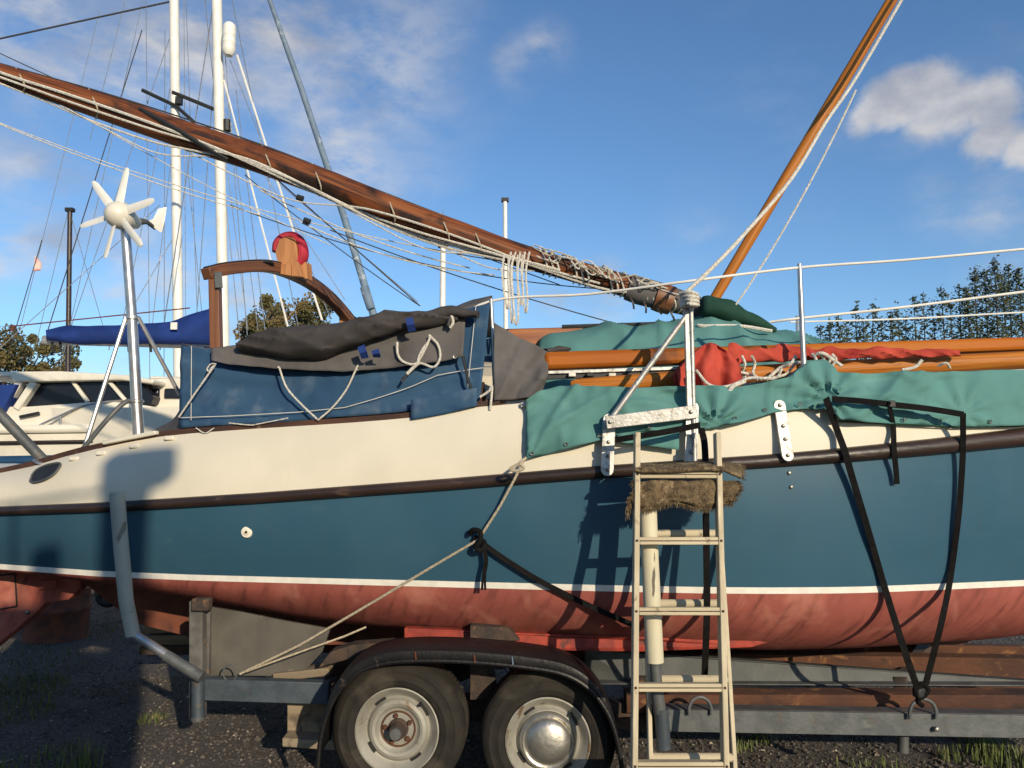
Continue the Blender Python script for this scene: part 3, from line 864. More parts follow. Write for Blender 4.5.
cloth('grey_flap', grey_panel, [k / 80 for k in range(81)], [k / 14 for k in range(15)], 'grey_canvas', tent, .010, 5, 6, .004, fold=.012, extra=lambda u, t: V((0, -1, 0)) * (.006 * math.sin(u * 22 + t * 3) * t))
# rolled grey cover
rl = MB()
cp = [(240, 347), (258, 344), (290, 343), (325, 342), (360, 334), (395, 322), (430, 317), (458, 314)]
cr = [.030, .060, .090, .098, .088, .070, .045, .020]
pth, rad = [], []
for k in range(140):
    f = k / 139 * (len(cp) - 1)
    i = min(int(f), len(cp) - 2)
    g = f - i
    px, py = cp[i][0] + (cp[i + 1][0] - cp[i][0]) * g, cp[i][1] + (cp[i + 1][1] - cp[i][1]) * g
    pth.append(P(px, py, tent_depth(px) - .03))
    rad.append(cr[i] + (cr[i + 1] - cr[i]) * g)
rl.tube(pth, rad, 44, flat=.85)
for v in rl.v:
    q = V((v.x * .9, v.y * 3, v.z * 3.4))
    v += V((0, -.030, .030)) * noise.noise(q * 2.2) + V((0, -.014, .014)) * noise.noise(V((v.x * 2, v.y * 9, v.z * 11)))
for v in rl.v:
    rv = max(0, 1 - 3.0 * abs(noise.noise(V((v.x * 1.6, 5, v.z * 13 + v.x * 2.4))))) ** 2 + .6 * max(0, 1 - 3.0 * abs(noise.noise(V((v.x * 5, 9, v.z * 16 - v.x * 6))))) ** 2
    v += V((0, -.018, .006)) * rv
rl.build('rolled_cover', 'roll_canvas', tent, 70)
rl = MB()
pth = [P(px, py, tent_depth(px) - .035) for px, py in ((420, 322), (432, 314), (448, 312.5), (466, 312), (478, 314))]
rl.tube(curve(pth, 5), .035, 12, flat=.7)
for v in rl.v: v += V((0, -.02, .02)) * noise.noise(v * 12)
rl.build('rolled_cover', 'roll_canvas', tent, 70)
for (a, b) in (((409, 318), (412, 331)), ((361, 346), (365, 358)), ((375, 350), (377, 357))):
    MB().ribbon([P(*a, tent_depth(a[0]) - .125), P((a[0] + b[0]) / 2, (a[1] + b[1]) / 2, tent_depth(a[0]) - .13), P(*b, tent_depth(a[0]) - .10)], .035, (0, -1, 0)).build('canvas_tab', 'blue_cover', tent)
def cord(pts, r=.0048, name='lacing_cord', m='rope', d=None, parent=tent, dd=.05):
    q = [P(x, y, (d if d else tent_depth(x)) - dd) for x, y in pts]
    return MB().tube(curve(q, 6), r, 7).build(name, m, parent)
cord([(213, 366), (209, 371), (207, 369), (211, 364), (216, 364)], .004)
cord([(215, 365), (196, 392), (179, 417)])
cord([(279, 367), (287, 388), (302, 405), (317, 419)])
cord([(358, 365), (346, 390), (332, 408), (318, 420)])
cord([(397, 342), (398, 355), (404, 362), (415, 364), (422, 355), (429, 340), (430, 335)], .006)
cord([(429, 335), (438, 345), (440, 358), (434, 367), (424, 364), (418, 362), (421, 352), (428, 342)], .006)
cord([(420, 362), (413, 368), (407, 374)], .0085)
cord([(407, 374), (402, 382)], .007, m='dark_rope')
cord([(451, 314), (453, 322), (450, 328)], .007)
cord([(450, 318), (448, 326)], .012, m='black')
cord([(229, 423), (250, 425), (258, 424), (288, 418)], .003)
cord([(196, 428), (205, 433), (214, 428)], .003)
cord([(480, 397), (489, 391), (492, 386), (491, 402), (490, 410)], .006)
for i, y0 in enumerate((0, 1)):
    seam = [P(181 + 16 * (1 - y0) + u * (296 - 40 * (1 - y0)), 0, 1) for u in (0, 1)]
sm = MB().tube([tent_side(k / 40, .88 - .22 * max(0, min(1, (k / 40 - .55) / .3))) + V((0, -.028, 0)) for k in range(41)], .0018, 5).build('seam', 'stripe', tent)
MB().tube([tent_side(.04, k / 12) + V((0, -.024, 0)) for k in range(12)], .0015, 5).build('seam', 'stripe', tent)
MB().tube([tent_side(.955, k / 12) + V((0, -.024, 0)) for k in range(12)], .0015, 5).build('seam', 'stripe', tent)
MB().tube([P(463, 356, tent_depth(463) - .05), P(468, 380, tent_depth(463) - .05), P(476, 402, tent_depth(463) - .045)], .007, 6).build('black_tie', 'black', tent)
for px in (455, 280, 358):
    MB().lathe(P(px, gbot(px) - 2, tent_depth(px) - .035), (0, -1, 0), [(.004, .004), (.010, .006), (.011, 0)], 10).build('eyelet', 'bolt', tent)
def apron(u, t):
    a = P(183 - 45 * u * u, 392 + 44 * u ** .6, tent_depth(183) + .06 + .35 * u)
    b = P(183 - 40 * u, 432 + 7 * u, tent_depth(183) + .05 + .3 * u)
    return a.lerp(b, t)
cloth('side_apron', apron, [k / 10 for k in range(11)], [k / 6 for k in range(7)], 'grey_canvas', tent, .012, 6, 51, .004)
# grey sheet right of the tent
gs = thing('canvas_sheet', P(520, 398, 3.75), 'taupe grey canvas sheet hanging beside the tent, over the wooden boom end', 'canvas')
sh_t = ip([(0, 323), (.2, 330), (.5, 339), (1, 352)])
def sheet(u, t):
    px = 494 + u * (54 - 14 * max(0, t - .6))
    top = sh_t(u)
    bot = 401 - 4 * u - 14 * max(0, u - .75) * 4 * .4
    return P(px, top + (bot - top) * t, 3.68 - .05 * t + .06 * u)
cloth('sheet', sheet, [k / 32 for k in range(33)], [k / 28 for k in range(29)], 'grey_canvas', gs, .014, 5, 17, .004, fold=.018, extra=lambda u, t: V((0, -1, 0)) * .016 * math.sin((u * 1.3 + t * .9) * 8))
MB().tube(curve([P(545, 352, 3.83), P(556, 350, 3.86), P(570, 349, 3.9)], 5), [.03, .03, .028, .026, .024, .03, .035, .03, .024, .02, .012], 10, flat=.6).build('bunched_corner', 'roll_canvas', gs)
MB().bar(P(498, 400, 3.70), P(537, 397, 3.72), .04, .02).build('sheet_batten', 'rub', gs, bevel=.004)

# ------------------------------------------------------------------ spars and ropes
mast = thing('wooden_mast', P(690, 303, 4.45), 'long dark varnished wooden mast lowered and sloping up to the left, ropes lashed along it', 'mast')
mp_ = [(-140, 22, 9), (0, 74, 10.5), (60, 93, 12.5), (130, 116, 14.5), (200, 140, 14.8), (256, 158, 14.5), (330, 185, 14.5), (400, 214, 14.5), (460, 235, 14), (520, 256, 12), (560, 267, 11.5), (620, 285, 11), (660, 297, 11), (690, 305, 10)]
xs_, ys_, rs_ = zip(*mp_)
pth, rad = [], []
for k in range(80):
    px = -140 + k / 79 * 830
    py, r = np.interp(px, xs_, ys_), np.interp(px, xs_, rs_)
    d = 4.45 + .0001 * (690 - px)
    pth.append(P(px, py, d))
    rad.append(r * d / F * .97)
MB().tube(pth, rad, 24).build('mast_spar', 'mast_wood', mast, 60)
def mast_pt(px, dy=0, front=.09):
    return P(px, float(np.interp(px, xs_, ys_)) + dy, 4.45 + .0001 * (690 - px) - front)
def mast_rope(tab, r=.0075, m='rope', name='rope'):
    pts = []
    for px, f in tab:
        rr = float(np.interp(px, xs_, rs_))
        pts.append(mast_pt(px, f * rr, math.sqrt(max(.02, 1 - min(1, abs(f)) ** 2)) * rr * 4.5 / F + .008))
    return MB().tube(curve(pts, 6), r, 6).build(name, m, mast)
mast_rope([(-100, -.2), (0, -.15), (60, -.1), (120, -.05), (180, .05), (230, .3), (280, .7), (330, .98), (400, 1.1), (450, .95), (510, .4), (560, .3)], .009)
mast_rope([(0, .3), (80, .45), (150, .4), (220, .25), (300, .6), (360, .95), (420, .80), (480, .55), (540, .5), (600, .4)], .007)
mast_rope([(212, .45), (225, .35), (260, .3), (320, .8), (380, 1.2), (440, 1.25), (505, .75)], .008)
mast_rope([(0, .9), (40, 1.05), (90, 1.3), (150, 1.25), (190, .9), (222, .6)], .006)
mast_rope([(345, 1.0), (375, .5), (430, .2), (490, .25), (530, .5), (600, .8), (640, .2)], .007)
for a_ in (22, 95, 268, 318, 392, 446, 478):
    mast_rope([(a_ - 6, -1.02), (a_ - 1, -.3), (a_ + 3, .4), (a_ + 1, 1.04)], .0045, 'tan_rope')
for (a_, l_, d_) in ((60, 150, 1.9), (180, 170, 2.0), (330, 150, 1.8), (415, 120, 1.7)):
    mast_rope([(a_, .95), (a_ + l_ * .3, d_ * .8), (a_ + l_ * .65, d_), (a_ + l_, .9)], .0042)
mast_rope([(0, -1.0), (120, -1.05), (260, -1.05), (400, -1.04), (520, -1.02), (640, -1.1)], .005, 'dark_rope')
mast_rope([(140, -.7), (175, -.2), (205, .35), (228, .75)], .016, 'black', 'lashing')
for q, (a, b) in enumerate(((0, 15), (545, 12), (575, 10), (610, 10), (640, 8), (668, 8))):
    if a == 0: continue
    for k in range(3):
        mast_rope([(a + 6 * k - b / 2, -1.15), (a + 6 * k, -.3), (a + 6 * k + b * .2, .5), (a + 6 * k - 2, 1.1)], .005)
rg = random.Random(11)
for k in range(16):                            # loose tangle of cordage at the lower end
    a = 520 + rg.random() * 120
    pts = [mast_pt(a + j * (7 + 5 * rg.random()), -16 + rg.random() * 14 + (a - 560) * .02, .05 + .10 * rg.random()) for j in range(5)]
    MB().tube(curve(pts, 5), .0042, 5).build('rope', 'rope' if k % 3 else 'tan_rope', mast)
for k in range(5):                             # coil hanging from the mast
    x = 504 + k * 4.6
    b = 300 + rg.random() * 28
    pts = [P(x, 255, 4.30), P(x - 2 + 3 * rg.random(), 275, 4.28), P(x + 3 * rg.random(), b, 4.28), P(x + 4, b + 4, 4.27), P(x + 5, b - 8, 4.27), P(x + 5 - 3 * rg.random(), 272, 4.28), P(x + 7, 252, 4.30)]
    MB().tube(curve(pts, 5), .006, 5).build('rope_coil', 'rope', mast)
MB().tube([P(628, 287, 4.45), P(640, 291, 4.45), P(655, 295, 4.45), P(690, 305, 4.45), P(715, 313, 4.45)], [.078, .082, .08, .068, .05], 16).build('mast_wrapping', 'grey_canvas', mast, 60)
MB().tube([P(655, 296, 4.44), P(662, 298, 4.44), P(672, 301, 4.44)], [.084, .088, .084], 16).build('mast_band', 'gallows_wood', mast, 60)
for k in range(5):
    x = 630 + 13 * k
    MB().tube(curve([P(x, float(np.interp(x, xs_, ys_)) + 9, 4.40), P(x + 3, float(np.interp(x, xs_, ys_)) + 15, 4.39), P(x + 1 + 5 * rg.random(), float(np.interp(x, xs_, ys_)) + 18 + 4 * rg.random(), 4.40)], 4), .006, 5).build('frayed_end', 'rub', mast)
# slack lines under the mast
hang = thing('halyard_lines', P(500, 262, 4.5), 'slack white and dark halyard lines strung below the sloping mast', 'rope')
for a, b, s, r, m in (((-20, 115), (505, 262), .10, .0032, 'rope'), ((-20, 60), (210, 128), .02, .0032, 'dark_rope'), ((-20, 44), (560, 285), .05, .0032, 'dark_rope'),
                      ((-10, 120), (260, 215), .03, .0036, 'rope'), ((230, 205), (620, 290), .10, .0032, 'dark_rope'), ((260, 190), (470, 268), .05, .0042, 'rope'), ((300, 222), (495, 275), .06, .0042, 'rope'),
                      ((255, 160), (420, 306), .0, .0042, 'dark_rope'), ((245, 175), (420, 306), .02, .0032, 'dark_rope'), ((330, 230), (640, 330), .03, .0036, 'dark_rope'), ((40, 90), (330, 245), .04, .003, 'rope')):
    MB().tube(sag(P(*a, 4.52), P(*b, 4.52), s, 14), r, 6).build('line', m, hang)
for (x, y) in ((300, 198), (307, 221)):
    MB().tube([P(x - 3, y - 1, 4.5), P(x + 3, y + 1, 4.5)], .018, 8).build('pulley_block', 'black', hang)
# leaning pole and its ropes
pole = thing('wooden_pole', P(710, 305, 4.30), 'slim varnished wooden pole leaning to the right against the open sky', 'pole')
MB().tube([P(692, 337, 4.52), P(709, 308, 4.50), P(760, 222, 4.46), P(830, 104, 4.40), P(893, -2, 4.36), P(960, -118, 4.3)], [.026, .030, .033, .0345, .033, .030], 16).build('pole_spar', 'varnish_gold', pole, 60)
wr = thing('lifting_rope', P(690, 297, 3.45), 'white rope running up beside the leaning pole from the metal bracket', 'rope')
MB().tube(curve([P(681, 297, 3.42), P(712, 268, 3.45), P(748, 230, 3.6), P(792, 178, 3.9), P(826, 122, 4.1), P(856, 78, 4.2), P(905, -6, 4.2), P(960, -100, 4.2)], 5), .0095, 8).build('rope_strand', 'rope', wr)
MB().tube(sag(P(735, 306, 4.3), P(856, 90, 4.2), .06, 10), .006, 6).build('rope_strand', 'rope', wr)
for k in range(4):
    MB().tube(curve([P(680 + 2 * k, 294 + 3 * k, 3.38), P(690, 292 + 4 * k, 3.34), P(698, 296 + 3 * k, 3.38), P(690, 302 + 2 * k, 3.42)], 4), .009, 6).build('rope_knot', 'rope', wr)
# square boom and round spar on deck
boom = thing('wooden_boom', P(545, 372, 3.72), 'square varnished wooden boom lying on the covered deck above the round spar', 'boom')
b0, b1 = P(544, 361.5, 3.76), P(1024, 344.5, 3.80)
e = b1 + (b1 - b0) * .35
m_ = MB().bar(b0, e, .085, .088, h2=.062)
m_.build('boom_timber', 'varnish_box', boom, bevel=.022)
tr0, tr1 = P(546, 373, 3.74), P(682, 368.5, 3.755)
MB().bar(tr0, tr1, .05, .016).build('boom_track', 'alu', boom, bevel=.002)
MB().bar(tr0 - V((0, -.01, .02)), tr1 - V((0, -.01, .02)), .04, .02).build('track_bed', 'black', boom)
for x in (572, 612, 590, 655):
    MB().box(P(x, 375, 3.715), (.035, .03, .018)).build('track_slide', 'white_gel' if x in (572, 612) else 'black', boom, bevel=.004)
MB().box(P(711, 351, 3.70), (.035, .03, .06)).build('boom_fitting', 'alu', boom, bevel=.006)
spar = thing('round_spar', P(575, 394, 3.70), 'round golden varnished spar lying below the square boom, rounded end showing', 'spar')
sp = [P(571, 387, 3.68), P(576, 386.6, 3.68), P(680, 379, 3.69), P(800, 371, 3.71), P(1024, 360, 3.74), P(1250, 351, 3.76)]
MB().tube(sp, [.028, .037, .041, .042, .044, .044], 18).build('spar_timber', 'varnish_gold', spar, 60)
spar2 = thing('cabin_plank', P(545, 345, 4.4), 'dark varnished plank end showing between the grey canvas sheet and rear teal tarpaulin', 'plank')
MB().bar(P(505, 338, 4.42), P(583, 336, 4.42), .05, .10).build('plank_timber', 'varnish', spar2, bevel=.006)
rod('handrail', P(562, 327, 4.4), P(655, 324, 4.4), .013, 'black', spar2, 8)
# red sail
sail = thing('red_sail', P(715, 395, 3.6), 'red furled sail cloth bundled around the spars and tied with white cord', 'sail')
def sail_strip(u, a):
    px = 728 + 232 * u
    cy = 354.5 - 1.5 * u + 1.5 * math.sin(u * 17) * (1 - u)
    h = 8.5 - 5.0 * u + (2.2 * math.sin(u * 29 + 1) + 1.6 * math.sin(u * 61)) * (1 - u) ** .7
    return P(px, cy - math.sin(a) * h, 3.640 - math.cos(a) * .022 * (1 - .4 * u))
rows = []
for k in range(141):
    u = k / 140
    row = []
    for j in range(22):
        p = sail_strip(u, j / 22 * 2 * math.pi)
        f_ = max(0, 1 - 3 * abs(noise.noise(V((p.x * 5, 3, p.z * 26 + p.x * 7))))) ** 2
        row.append(p + V((0, -.012, .004)) * noise.noise(V((p.x * 13, p.y * 14, p.z * 20))) + V((0, -.012, 0)) * f_)
    rows.append(row)
MB().grid(rows, True).build('sail_roll', 'red_cloth', sail, 70)
hl = ip([(0, 699), (.15, 690), (.45, 676), (.7, 678), (1, 692)])
hr_ = ip([(0, 722), (.12, 732), (.35, 740), (.7, 743), (1, 741)])
def hood(u, t):
    px = hl(t) + (hr_(t) - hl(t)) * u
    py = 349 + 50 * t + 5 * math.sin(u * 3.1) * (t - .4) - 4 * (1 - t) * math.sin(u * 3.1)
    fold = .030 * math.sin(u * 15 + 2.2 * t) * (.4 + .6 * t) + .045 * math.exp(-((u - .38) / .10) ** 2) * t
    return P(px, py, 3.585 - .05 * math.sin(math.pi * t) - fold)
cloth('sail_hood', hood, [k / 40 for k in range(41)], [k / 24 for k in range(25)], 'red_cloth', sail, .012, 9, 31, .005, fold=.014)
cloth('sail_hood_back', lambda u, t: hood(u, t) + V((.0, .09, .0)), [k / 20 for k in range(21)], [k / 8 for k in range(9)], 'red_cloth', sail, .02, 9, 37, .006)
def scord(pts, r=.0065, d=3.58):
    return MB().tube(curve([P(x, y, d + .02 * math.sin(x)) for x, y in pts], 6), r, 7).build('tie_cord', 'rope', sail)
scord([(696, 370), (708, 384), (722, 387), (735, 384), (750, 378), (775, 378), (782, 368)], .007, 3.47)
scord([(714, 396), (727, 394), (733, 386), (745, 381)], .011, 3.47)
for x in (724, 730, 742, 752):
    scord([(x, 356), (x + 3, 364), (x + 1, 373), (x + 8, 379), (x + 16, 377)])
scord([(724, 358), (732, 370), (748, 374), (758, 380)])
scord([(766, 380), (780, 368), (790, 364), (796, 356)], .008)
scord([(772, 378), (786, 374), (795, 364), (802, 362)])
for x in (812, 820, 826, 832):
    scord([(x, 354), (x + 4, 360), (x - 1, 368), (x + 3, 373)], .007)
scord([(812, 356), (822, 353), (832, 359), (842, 366)], .008)
scord([(902, 370), (915, 367), (922, 360)], .008)
scord([(938, 366), (946, 363), (950, 368)], .006)

# ------------------------------------------------------------------ wind turbine
wt = thing('wind_turbine', P(139, 440, 4.35), 'small white six-bladed wind turbine on a steel pole at the boat stern', 'wind turbine')
D = 4.35
hub = P(117, 214, D - .06)
MB().tube([P(139, 441, D), P(137, 410, D), P(132, 318, D), P(125, 225, D)], [.030, .030, .028, .026], 16).build('pole', 'stainless', wt)
MB().lathe(P(136.6, 403, D), (0, 0, 1), [(.03, 0), (.038, .004), (.038, .016), (.03, .02)], 16).build('pole_collar', 'stainless', wt)
MB().lathe(P(132, 320, D), (0, 0, 1), [(.03, 0), (.040, .004), (.040, .022), (.03, .026)], 16).build('pole_collar', 'stainless', wt)
rod('strut', P(126, 317, D - .02), P(83, 452, D - .10), .012, 'stainless', wt)
rod('strut', P(138, 317, D), P(180, 395, D + .15), .012, 'stainless', wt)
MB().tube(curve([P(82, 450, D - .10), P(105, 422, D - .1), P(124, 403, D - .05), P(134, 401, D)], 5), .014, 8).build('strut', 'galv', wt)
axis = V((-.34, -.93, .10)).normalized()        # rotor axis, points towards the viewer's left
ex = axis.cross(V((0, 0, 1))).normalized()
ey = ex.cross(axis).normalized()
MB().lathe(hub + axis * -.05, axis, [(0, -.10), (.03, -.10), (.062, -.03), (.076, 0), (.079, .03), (.072, .065), (.052, .095), (.024, .112), (0, .116)], 24).build('hub', 'white_gel', wt)
for (tx, ty) in ((127, 168), (93, 182), (81, 226), (105, 258), (142, 246), (154, 200)):
    t = P(tx, ty, 1)
    dirp = (t - EYE).normalized()
    k = (hub - EYE).dot(axis) / dirp.dot(axis)
    tip = EYE + dirp * k
    r = (tip - hub)
    ln = r.length
    r.normalize()
    s = axis.cross(r).normalized()
    rows = []
    for k in range(9):
        f = k / 8
        c = hub + r * (.05 + f * (ln - .05))
        w = .026 - .006 * f if f < .97 else .011
        tw = .35 - .25 * f
        a = s * math.cos(tw) + axis * math.sin(tw)
        n_ = r.cross(a)
        rows.append([c - a * w + n_ * .000, c - a * w * .3 + n_ * .006, c + a * w * .6 + n_ * .004, c + a * w, c + a * w * .5 - n_ * .002, c - a * w * .4 - n_ * .002])
    g = MB().grid(rows, True)
    g.f.append(list(range(len(g.v) - 6, len(g.v))))
    g.uv.append([(0, 0)] * 6)
    g.build('blade', 'white_paint', wt, 50)
tb_ = hub - axis * .10
MB().tube([tb_, P(147, 222, D + .12), P(155, 228, D + .2)], [.03, .014, .012], 10).build('tail_boom', 'galv', wt)
MB().prism([P(146, 222, D + .14), P(160, 232, D + .2), P(163, 220, D + .21), P(165, 207, D + .22), P(158, 209, D + .2), P(153, 219, D + .16)], (.008, .006, 0)).build('tail_fin', 'white_paint', wt, 0)

# ------------------------------------------------------------------ trailer
trl = thing('boat_trailer', V((0.3, 4.3, 0)), 'rusty steel twin-axle boat trailer with black mudguard under the blue boat', 'trailer')
def Yt(px, base): return base - .04 * (px - 512) / F * base
AX = V((YAW, 1, 0)).normalized() * 1.0           # wheel axle direction, pointing away
def wheel(px, py, rust):
    d = Yt(px, 3.50)
    c = P(px, py, d)
    out = -V((YAW, 1, 0)).normalized()
    rim = MB().lathe(c, out, [(0.158, -.16), (0.166, -.155), (0.166, -.02), (0.176, -.012), (0.184, .000), (0.186, .006), (0.180, .008), (0.170, -.004), (0.160, -.012), (0.150, -.030), (0.140, -.036),
                              (0.134, -.030), (0.126, -.016), (0.112, -.010), (0.100, -.014), (0.090, -.028), (0.080, -.032), (0.070, -.030), (0.060, -.030), (0, -.030)], 48).build('wheel', 'rim', trl, 35)
    BASE[rim.name] = BASE[trl.name]
    MB().lathe(c, out, [(.176, -.17), (.22, -.190), (.26, -.190), (.286, -.182), (.297, -.165), (.301, -.100), (.297, -.040), (.290, -.020), (.278, -.004), (.262, .006), (.256, .010), (.250, .007), (.238, .009), (.222, .011), (.217, .014), (.211, .010), (.200, .007), (.186, -.002), (.178, -.015)], 72).build('tyre', 'rubber', rim, 50)
    tm = MB()
    for k in range(96):                          # tread shoulder blocks
        a = 2 * math.pi * k / 96
        x = V((1, -YAW, 0)).normalized()
        rad = x * math.cos(a) + V((0, 0, 1)) * math.sin(a)
        tan = -x * math.sin(a) + V((0, 0, 1)) * math.cos(a)
        for t0, t1 in ((-.176, -.140), (-.130, -.085), (-.075, -.030)):
            tm.bar(c + rad * .2935 + out * t0, c + rad * (.2935 if t1 < -.05 else .2875) + out * t1, .0150, .014, up=rad)
    tm.build('tread', 'rubber', rim, 0)
    for k in range(4):                           # slots near the rim edge
        a = .6 + k * math.pi / 2
        x = V((1, -YAW, 0)).normalized()
        pts = [c + out * -.0295 + (x * math.cos(a + j * .06) + V((0, 0, 1)) * math.sin(a + j * .06)) * .1435 for j in range(-3, 4)]
        MB().tube(pts, .0065, 6).build('rim_slot', 'black', rim)
    xv = V((1, -YAW, 0)).normalized()
    MB().tube([c + xv * .105 + V((0, 0, .115)) + out * -.03, c + xv * .098 + V((0, 0, .108)) + out * .006], .005, 6).build('valve', 'black', rim)
    if rust:
        MB().lathe(c, out, [(.046, -.030), (.044, -.022), (.036, -.016), (.034, .030), (.030, .038), (0, .040)], 28).build('hub', 'rust_dark', rim)
        MB().tube([c + out * -.029 + (V((1, -YAW, 0)).normalized() * math.cos(a) + V((0, 0, 1)) * math.sin(a)) * .074 for a in np.linspace(0, 2 * math.pi, 40)], .0045, 6, False).build('hub_rust_ring', 'rust', rim)
        MB().lathe(c, out, [(.026, .038), (.024, .046), (0, .047)], 18).build('hub_cap', 'galv', rim)
        for k in range(5):
            a = .5 + k * 2 * math.pi / 5
            x = V((1, -YAW, 0)).normalized()
            MB().lathe(c + (x * math.cos(a) + V((0, 0, 1)) * math.sin(a)) * .058 + out * -.030, out, [(.011, 0), (.011, .012), (.008, .016), (0, .016)], 6).build('wheel_nut', 'rust', rim)
    else:
        MB().lathe(c, out, [(.121, -.020), (.124, -.008), (.120, .003), (.110, .010), (.102, .005), (.097, .012), (.088, .024), (.062, .036), (.03, .040), (0, .041)], 36).build('hubcap', 'chrome', rim)
wheel(397, 731, True)
wheel(548, 741, False)
for px, py in ((398, 731), (548, 741)):
    c = P(px, py, Yt(px, 3.5))
    rod('axle', c + V((0, .15, 0)), c + V((0, 2.0, 0)), .03, 'rust_dark', trl, 10)
    c2 = c + V((.08, 2.0, 0))
    q = MB().lathe(c2, V((YAW, 1, 0)), [(.12, -.02), (.18, -.01), (.31, -.16), (.312, -.08), (.29, .0), (.2, .01), (.18, -.01), (.12, -.02), (0, -.02)], 40).build('wheel', 'rubber', trl)
# mudguard
fp = [(318, 760), (321, 728), (329, 700), (342, 678), (362, 661), (390, 653), (430, 651), (480, 653), (530, 658), (565, 665), (590, 680), (608, 704), (618, 735), (624, 775)]
fd = lambda px: Yt(px, 3.40)
path = curve([P(x, y, fd(x)) for x, y in fp], 5)
rows = []
for p in path:
    rows.append([p + V((0, .035, -.045)), p + V((0, .002, -.043)), p + V((0, -.006, -.020)), p, p + V((0, .03, .010)), p + V((0, .12, .014)), p + V((0, .22, .010)), p + V((0, .235, 0))])
fe = MB().grid(rows).build('mudguard', 'fender', trl, 50, solid=.004)
MB().tube([p + V((0, -.002, -.040)) for p in path], .010, 8).build('mudguard_lip', 'fender', fe)
for x in (415, 474, 512):
    MB().tube([P(x, 651 + (x - 400) * .05, fd(x) - .012), P(x + 1, 659 + (x - 400) * .05, fd(x) - .012)], .003, 5).build('mudguard_rivet', 'drum_red' if x != 512 else 'steel_blue_sail', fe)
# frames
def beam(name, a, b, m, w=.06, h=None, up=(0, 0, 1), parent=trl, bevel=.004):
    return MB().bar(a, b, w, h, up).build(name, m, parent, bevel=bevel)
rb = MB()                                        # C-section side rail, right of the wheels
a, b = P(655, 720, 3.62), P(1024, 726.5, 3.54)
e = b + (b - a) * .6
rb.bar(a + V((0, 0, 0)), e, .012, .096)
rb.bar(a + V((0, .046, .0445)), e + V((0, .046, .0445)), .08, .009)
rb.bar(a + V((0, .046, -.0445)), e + V((0, .046, -.0445)), .08, .009)
rb.build('side_rail', 'galv', trl, bevel=.002)
beam('side_rail', P(203, 688, 3.86), P(330, 692, 3.82), 'blue_steel', .06, .10)
beam('side_rail', P(330, 700, 3.92), P(660, 716, 3.80), 'rust_dark', .06, .12)
beam('side_rail', P(200, 640, 5.35), P(1300, 660, 5.0), 'rust', .08, .12)
for x in (215, 330, 640, 900):
    beam('cross_member', P(x, 684, 3.95), P(x + 30, 640, 5.3), 'rust_dark', .06, .06)
# rusty rails and grey draw bar between, right
beam('keel_rail', P(600, 664, 4.35), P(1060, 672, 4.25), 'rust', .10, .155)
beam('plank_rail', P(625, 700, 3.80), P(1060, 701, 3.74), 'rust', .12, .085)
db = MB().prism([P(585, 650, 4.05), P(700, 657, 4.02), P(1030, 681, 3.95), P(1030, 686, 3.95), P(640, 687, 3.99), P(585, 680, 4.05)], (0, .05, 0)).build('draw_bar', 'galv_dark', trl, 0, bevel=.004)
beam('draw_bar_flange', P(585, 682, 4.0), P(1030, 684, 3.92), 'galv', .07, .008)
# leaf spring hanger between the wheels
MB().prism([P(470, 664, 3.72), P(493, 664, 3.72), P(497, 690, 3.72), P(482, 700, 3.72), P(470, 700, 3.72)], (0, .05, 0)).build('spring_hanger', 'rust_dark', trl, 0, bevel=.004)
MB().prism([P(470, 626, 3.70), P(508, 628, 3.70), P(520, 641, 3.70), P(470, 641, 3.70)], (0, .08, 0)).build('keel_chock', 'rust_dark', trl, 0, bevel=.004)
for x in (485, 500):
    beam('bunk_post', P(x, 640, 3.75), P(x, 668, 3.75), 'rust_dark', .05, .05, up=(0, 1, 0))
# corner post and jack leg at the left
beam('corner_post', P(198, 720, 3.90), P(198, 600, 3.90), 'board_edge', .065, .06, up=(0, 1, 0))
MB().box(P(202, 604, 3.865), (.085, .06, .06)).build('post_head', 'rust_dark', trl, bevel=.008)
rod('jack_leg', P(198, 680, 3.78), P(198, 718, 3.78), .030, 'blue_steel', trl, 14)
rod('jack_foot', P(198, 716, 3.78), P(198, 720, 3.78), .032, 'galv', trl, 14)
# guide poles
gp = MB().tube([P(117, 493, 3.72), P(121, 545, 3.72), P(126, 600, 3.74), P(133, 635, 3.76)], [.034, .034, .033, .033], 16).build('guide_sleeve', 'grey_plastic', trl)
MB().lathe(P(117, 493, 3.72), (0, 0, 1), [(.034, 0), (.028, .004), (.028, -.01), (0, -.01)], 16).build('sleeve_rim', 'grey_plastic', gp)
MB().tube([P(131, 632, 3.76), P(166, 655, 3.74), P(201, 677, 3.72)], [.022, .023, .023], 14).build('guide_arm', 'stainless', trl)
rod('guide_arm_sleeve', P(166, 655.5, 3.74), P(202, 677.5, 3.72), .027, 'galv', trl, 14)
MB().tube([P(648, 508, 3.235), P(650, 560, 3.235), P(655, 662, 3.235)], .036, 18).build('guide_sleeve', 'cream_plastic', trl)
MB().tube([P(655, 660, 3.235), P(657, 690, 3.24)], .023, 16).build('guide_pole', 'galv', trl)
MB().tube([P(656, 686, 3.24), P(660, 712, 3.25)], .026, 16).build('guide_pole', 'galv', trl)
MB().tube([P(661, 708, 3.25), P(664, 748, 3.26)], .029, 16).build('guide_socket', 'blue_steel', trl)
beam('guide_bracket', P(664, 722, 3.28), P(664, 722, 3.62), 'galv', .06, .06)
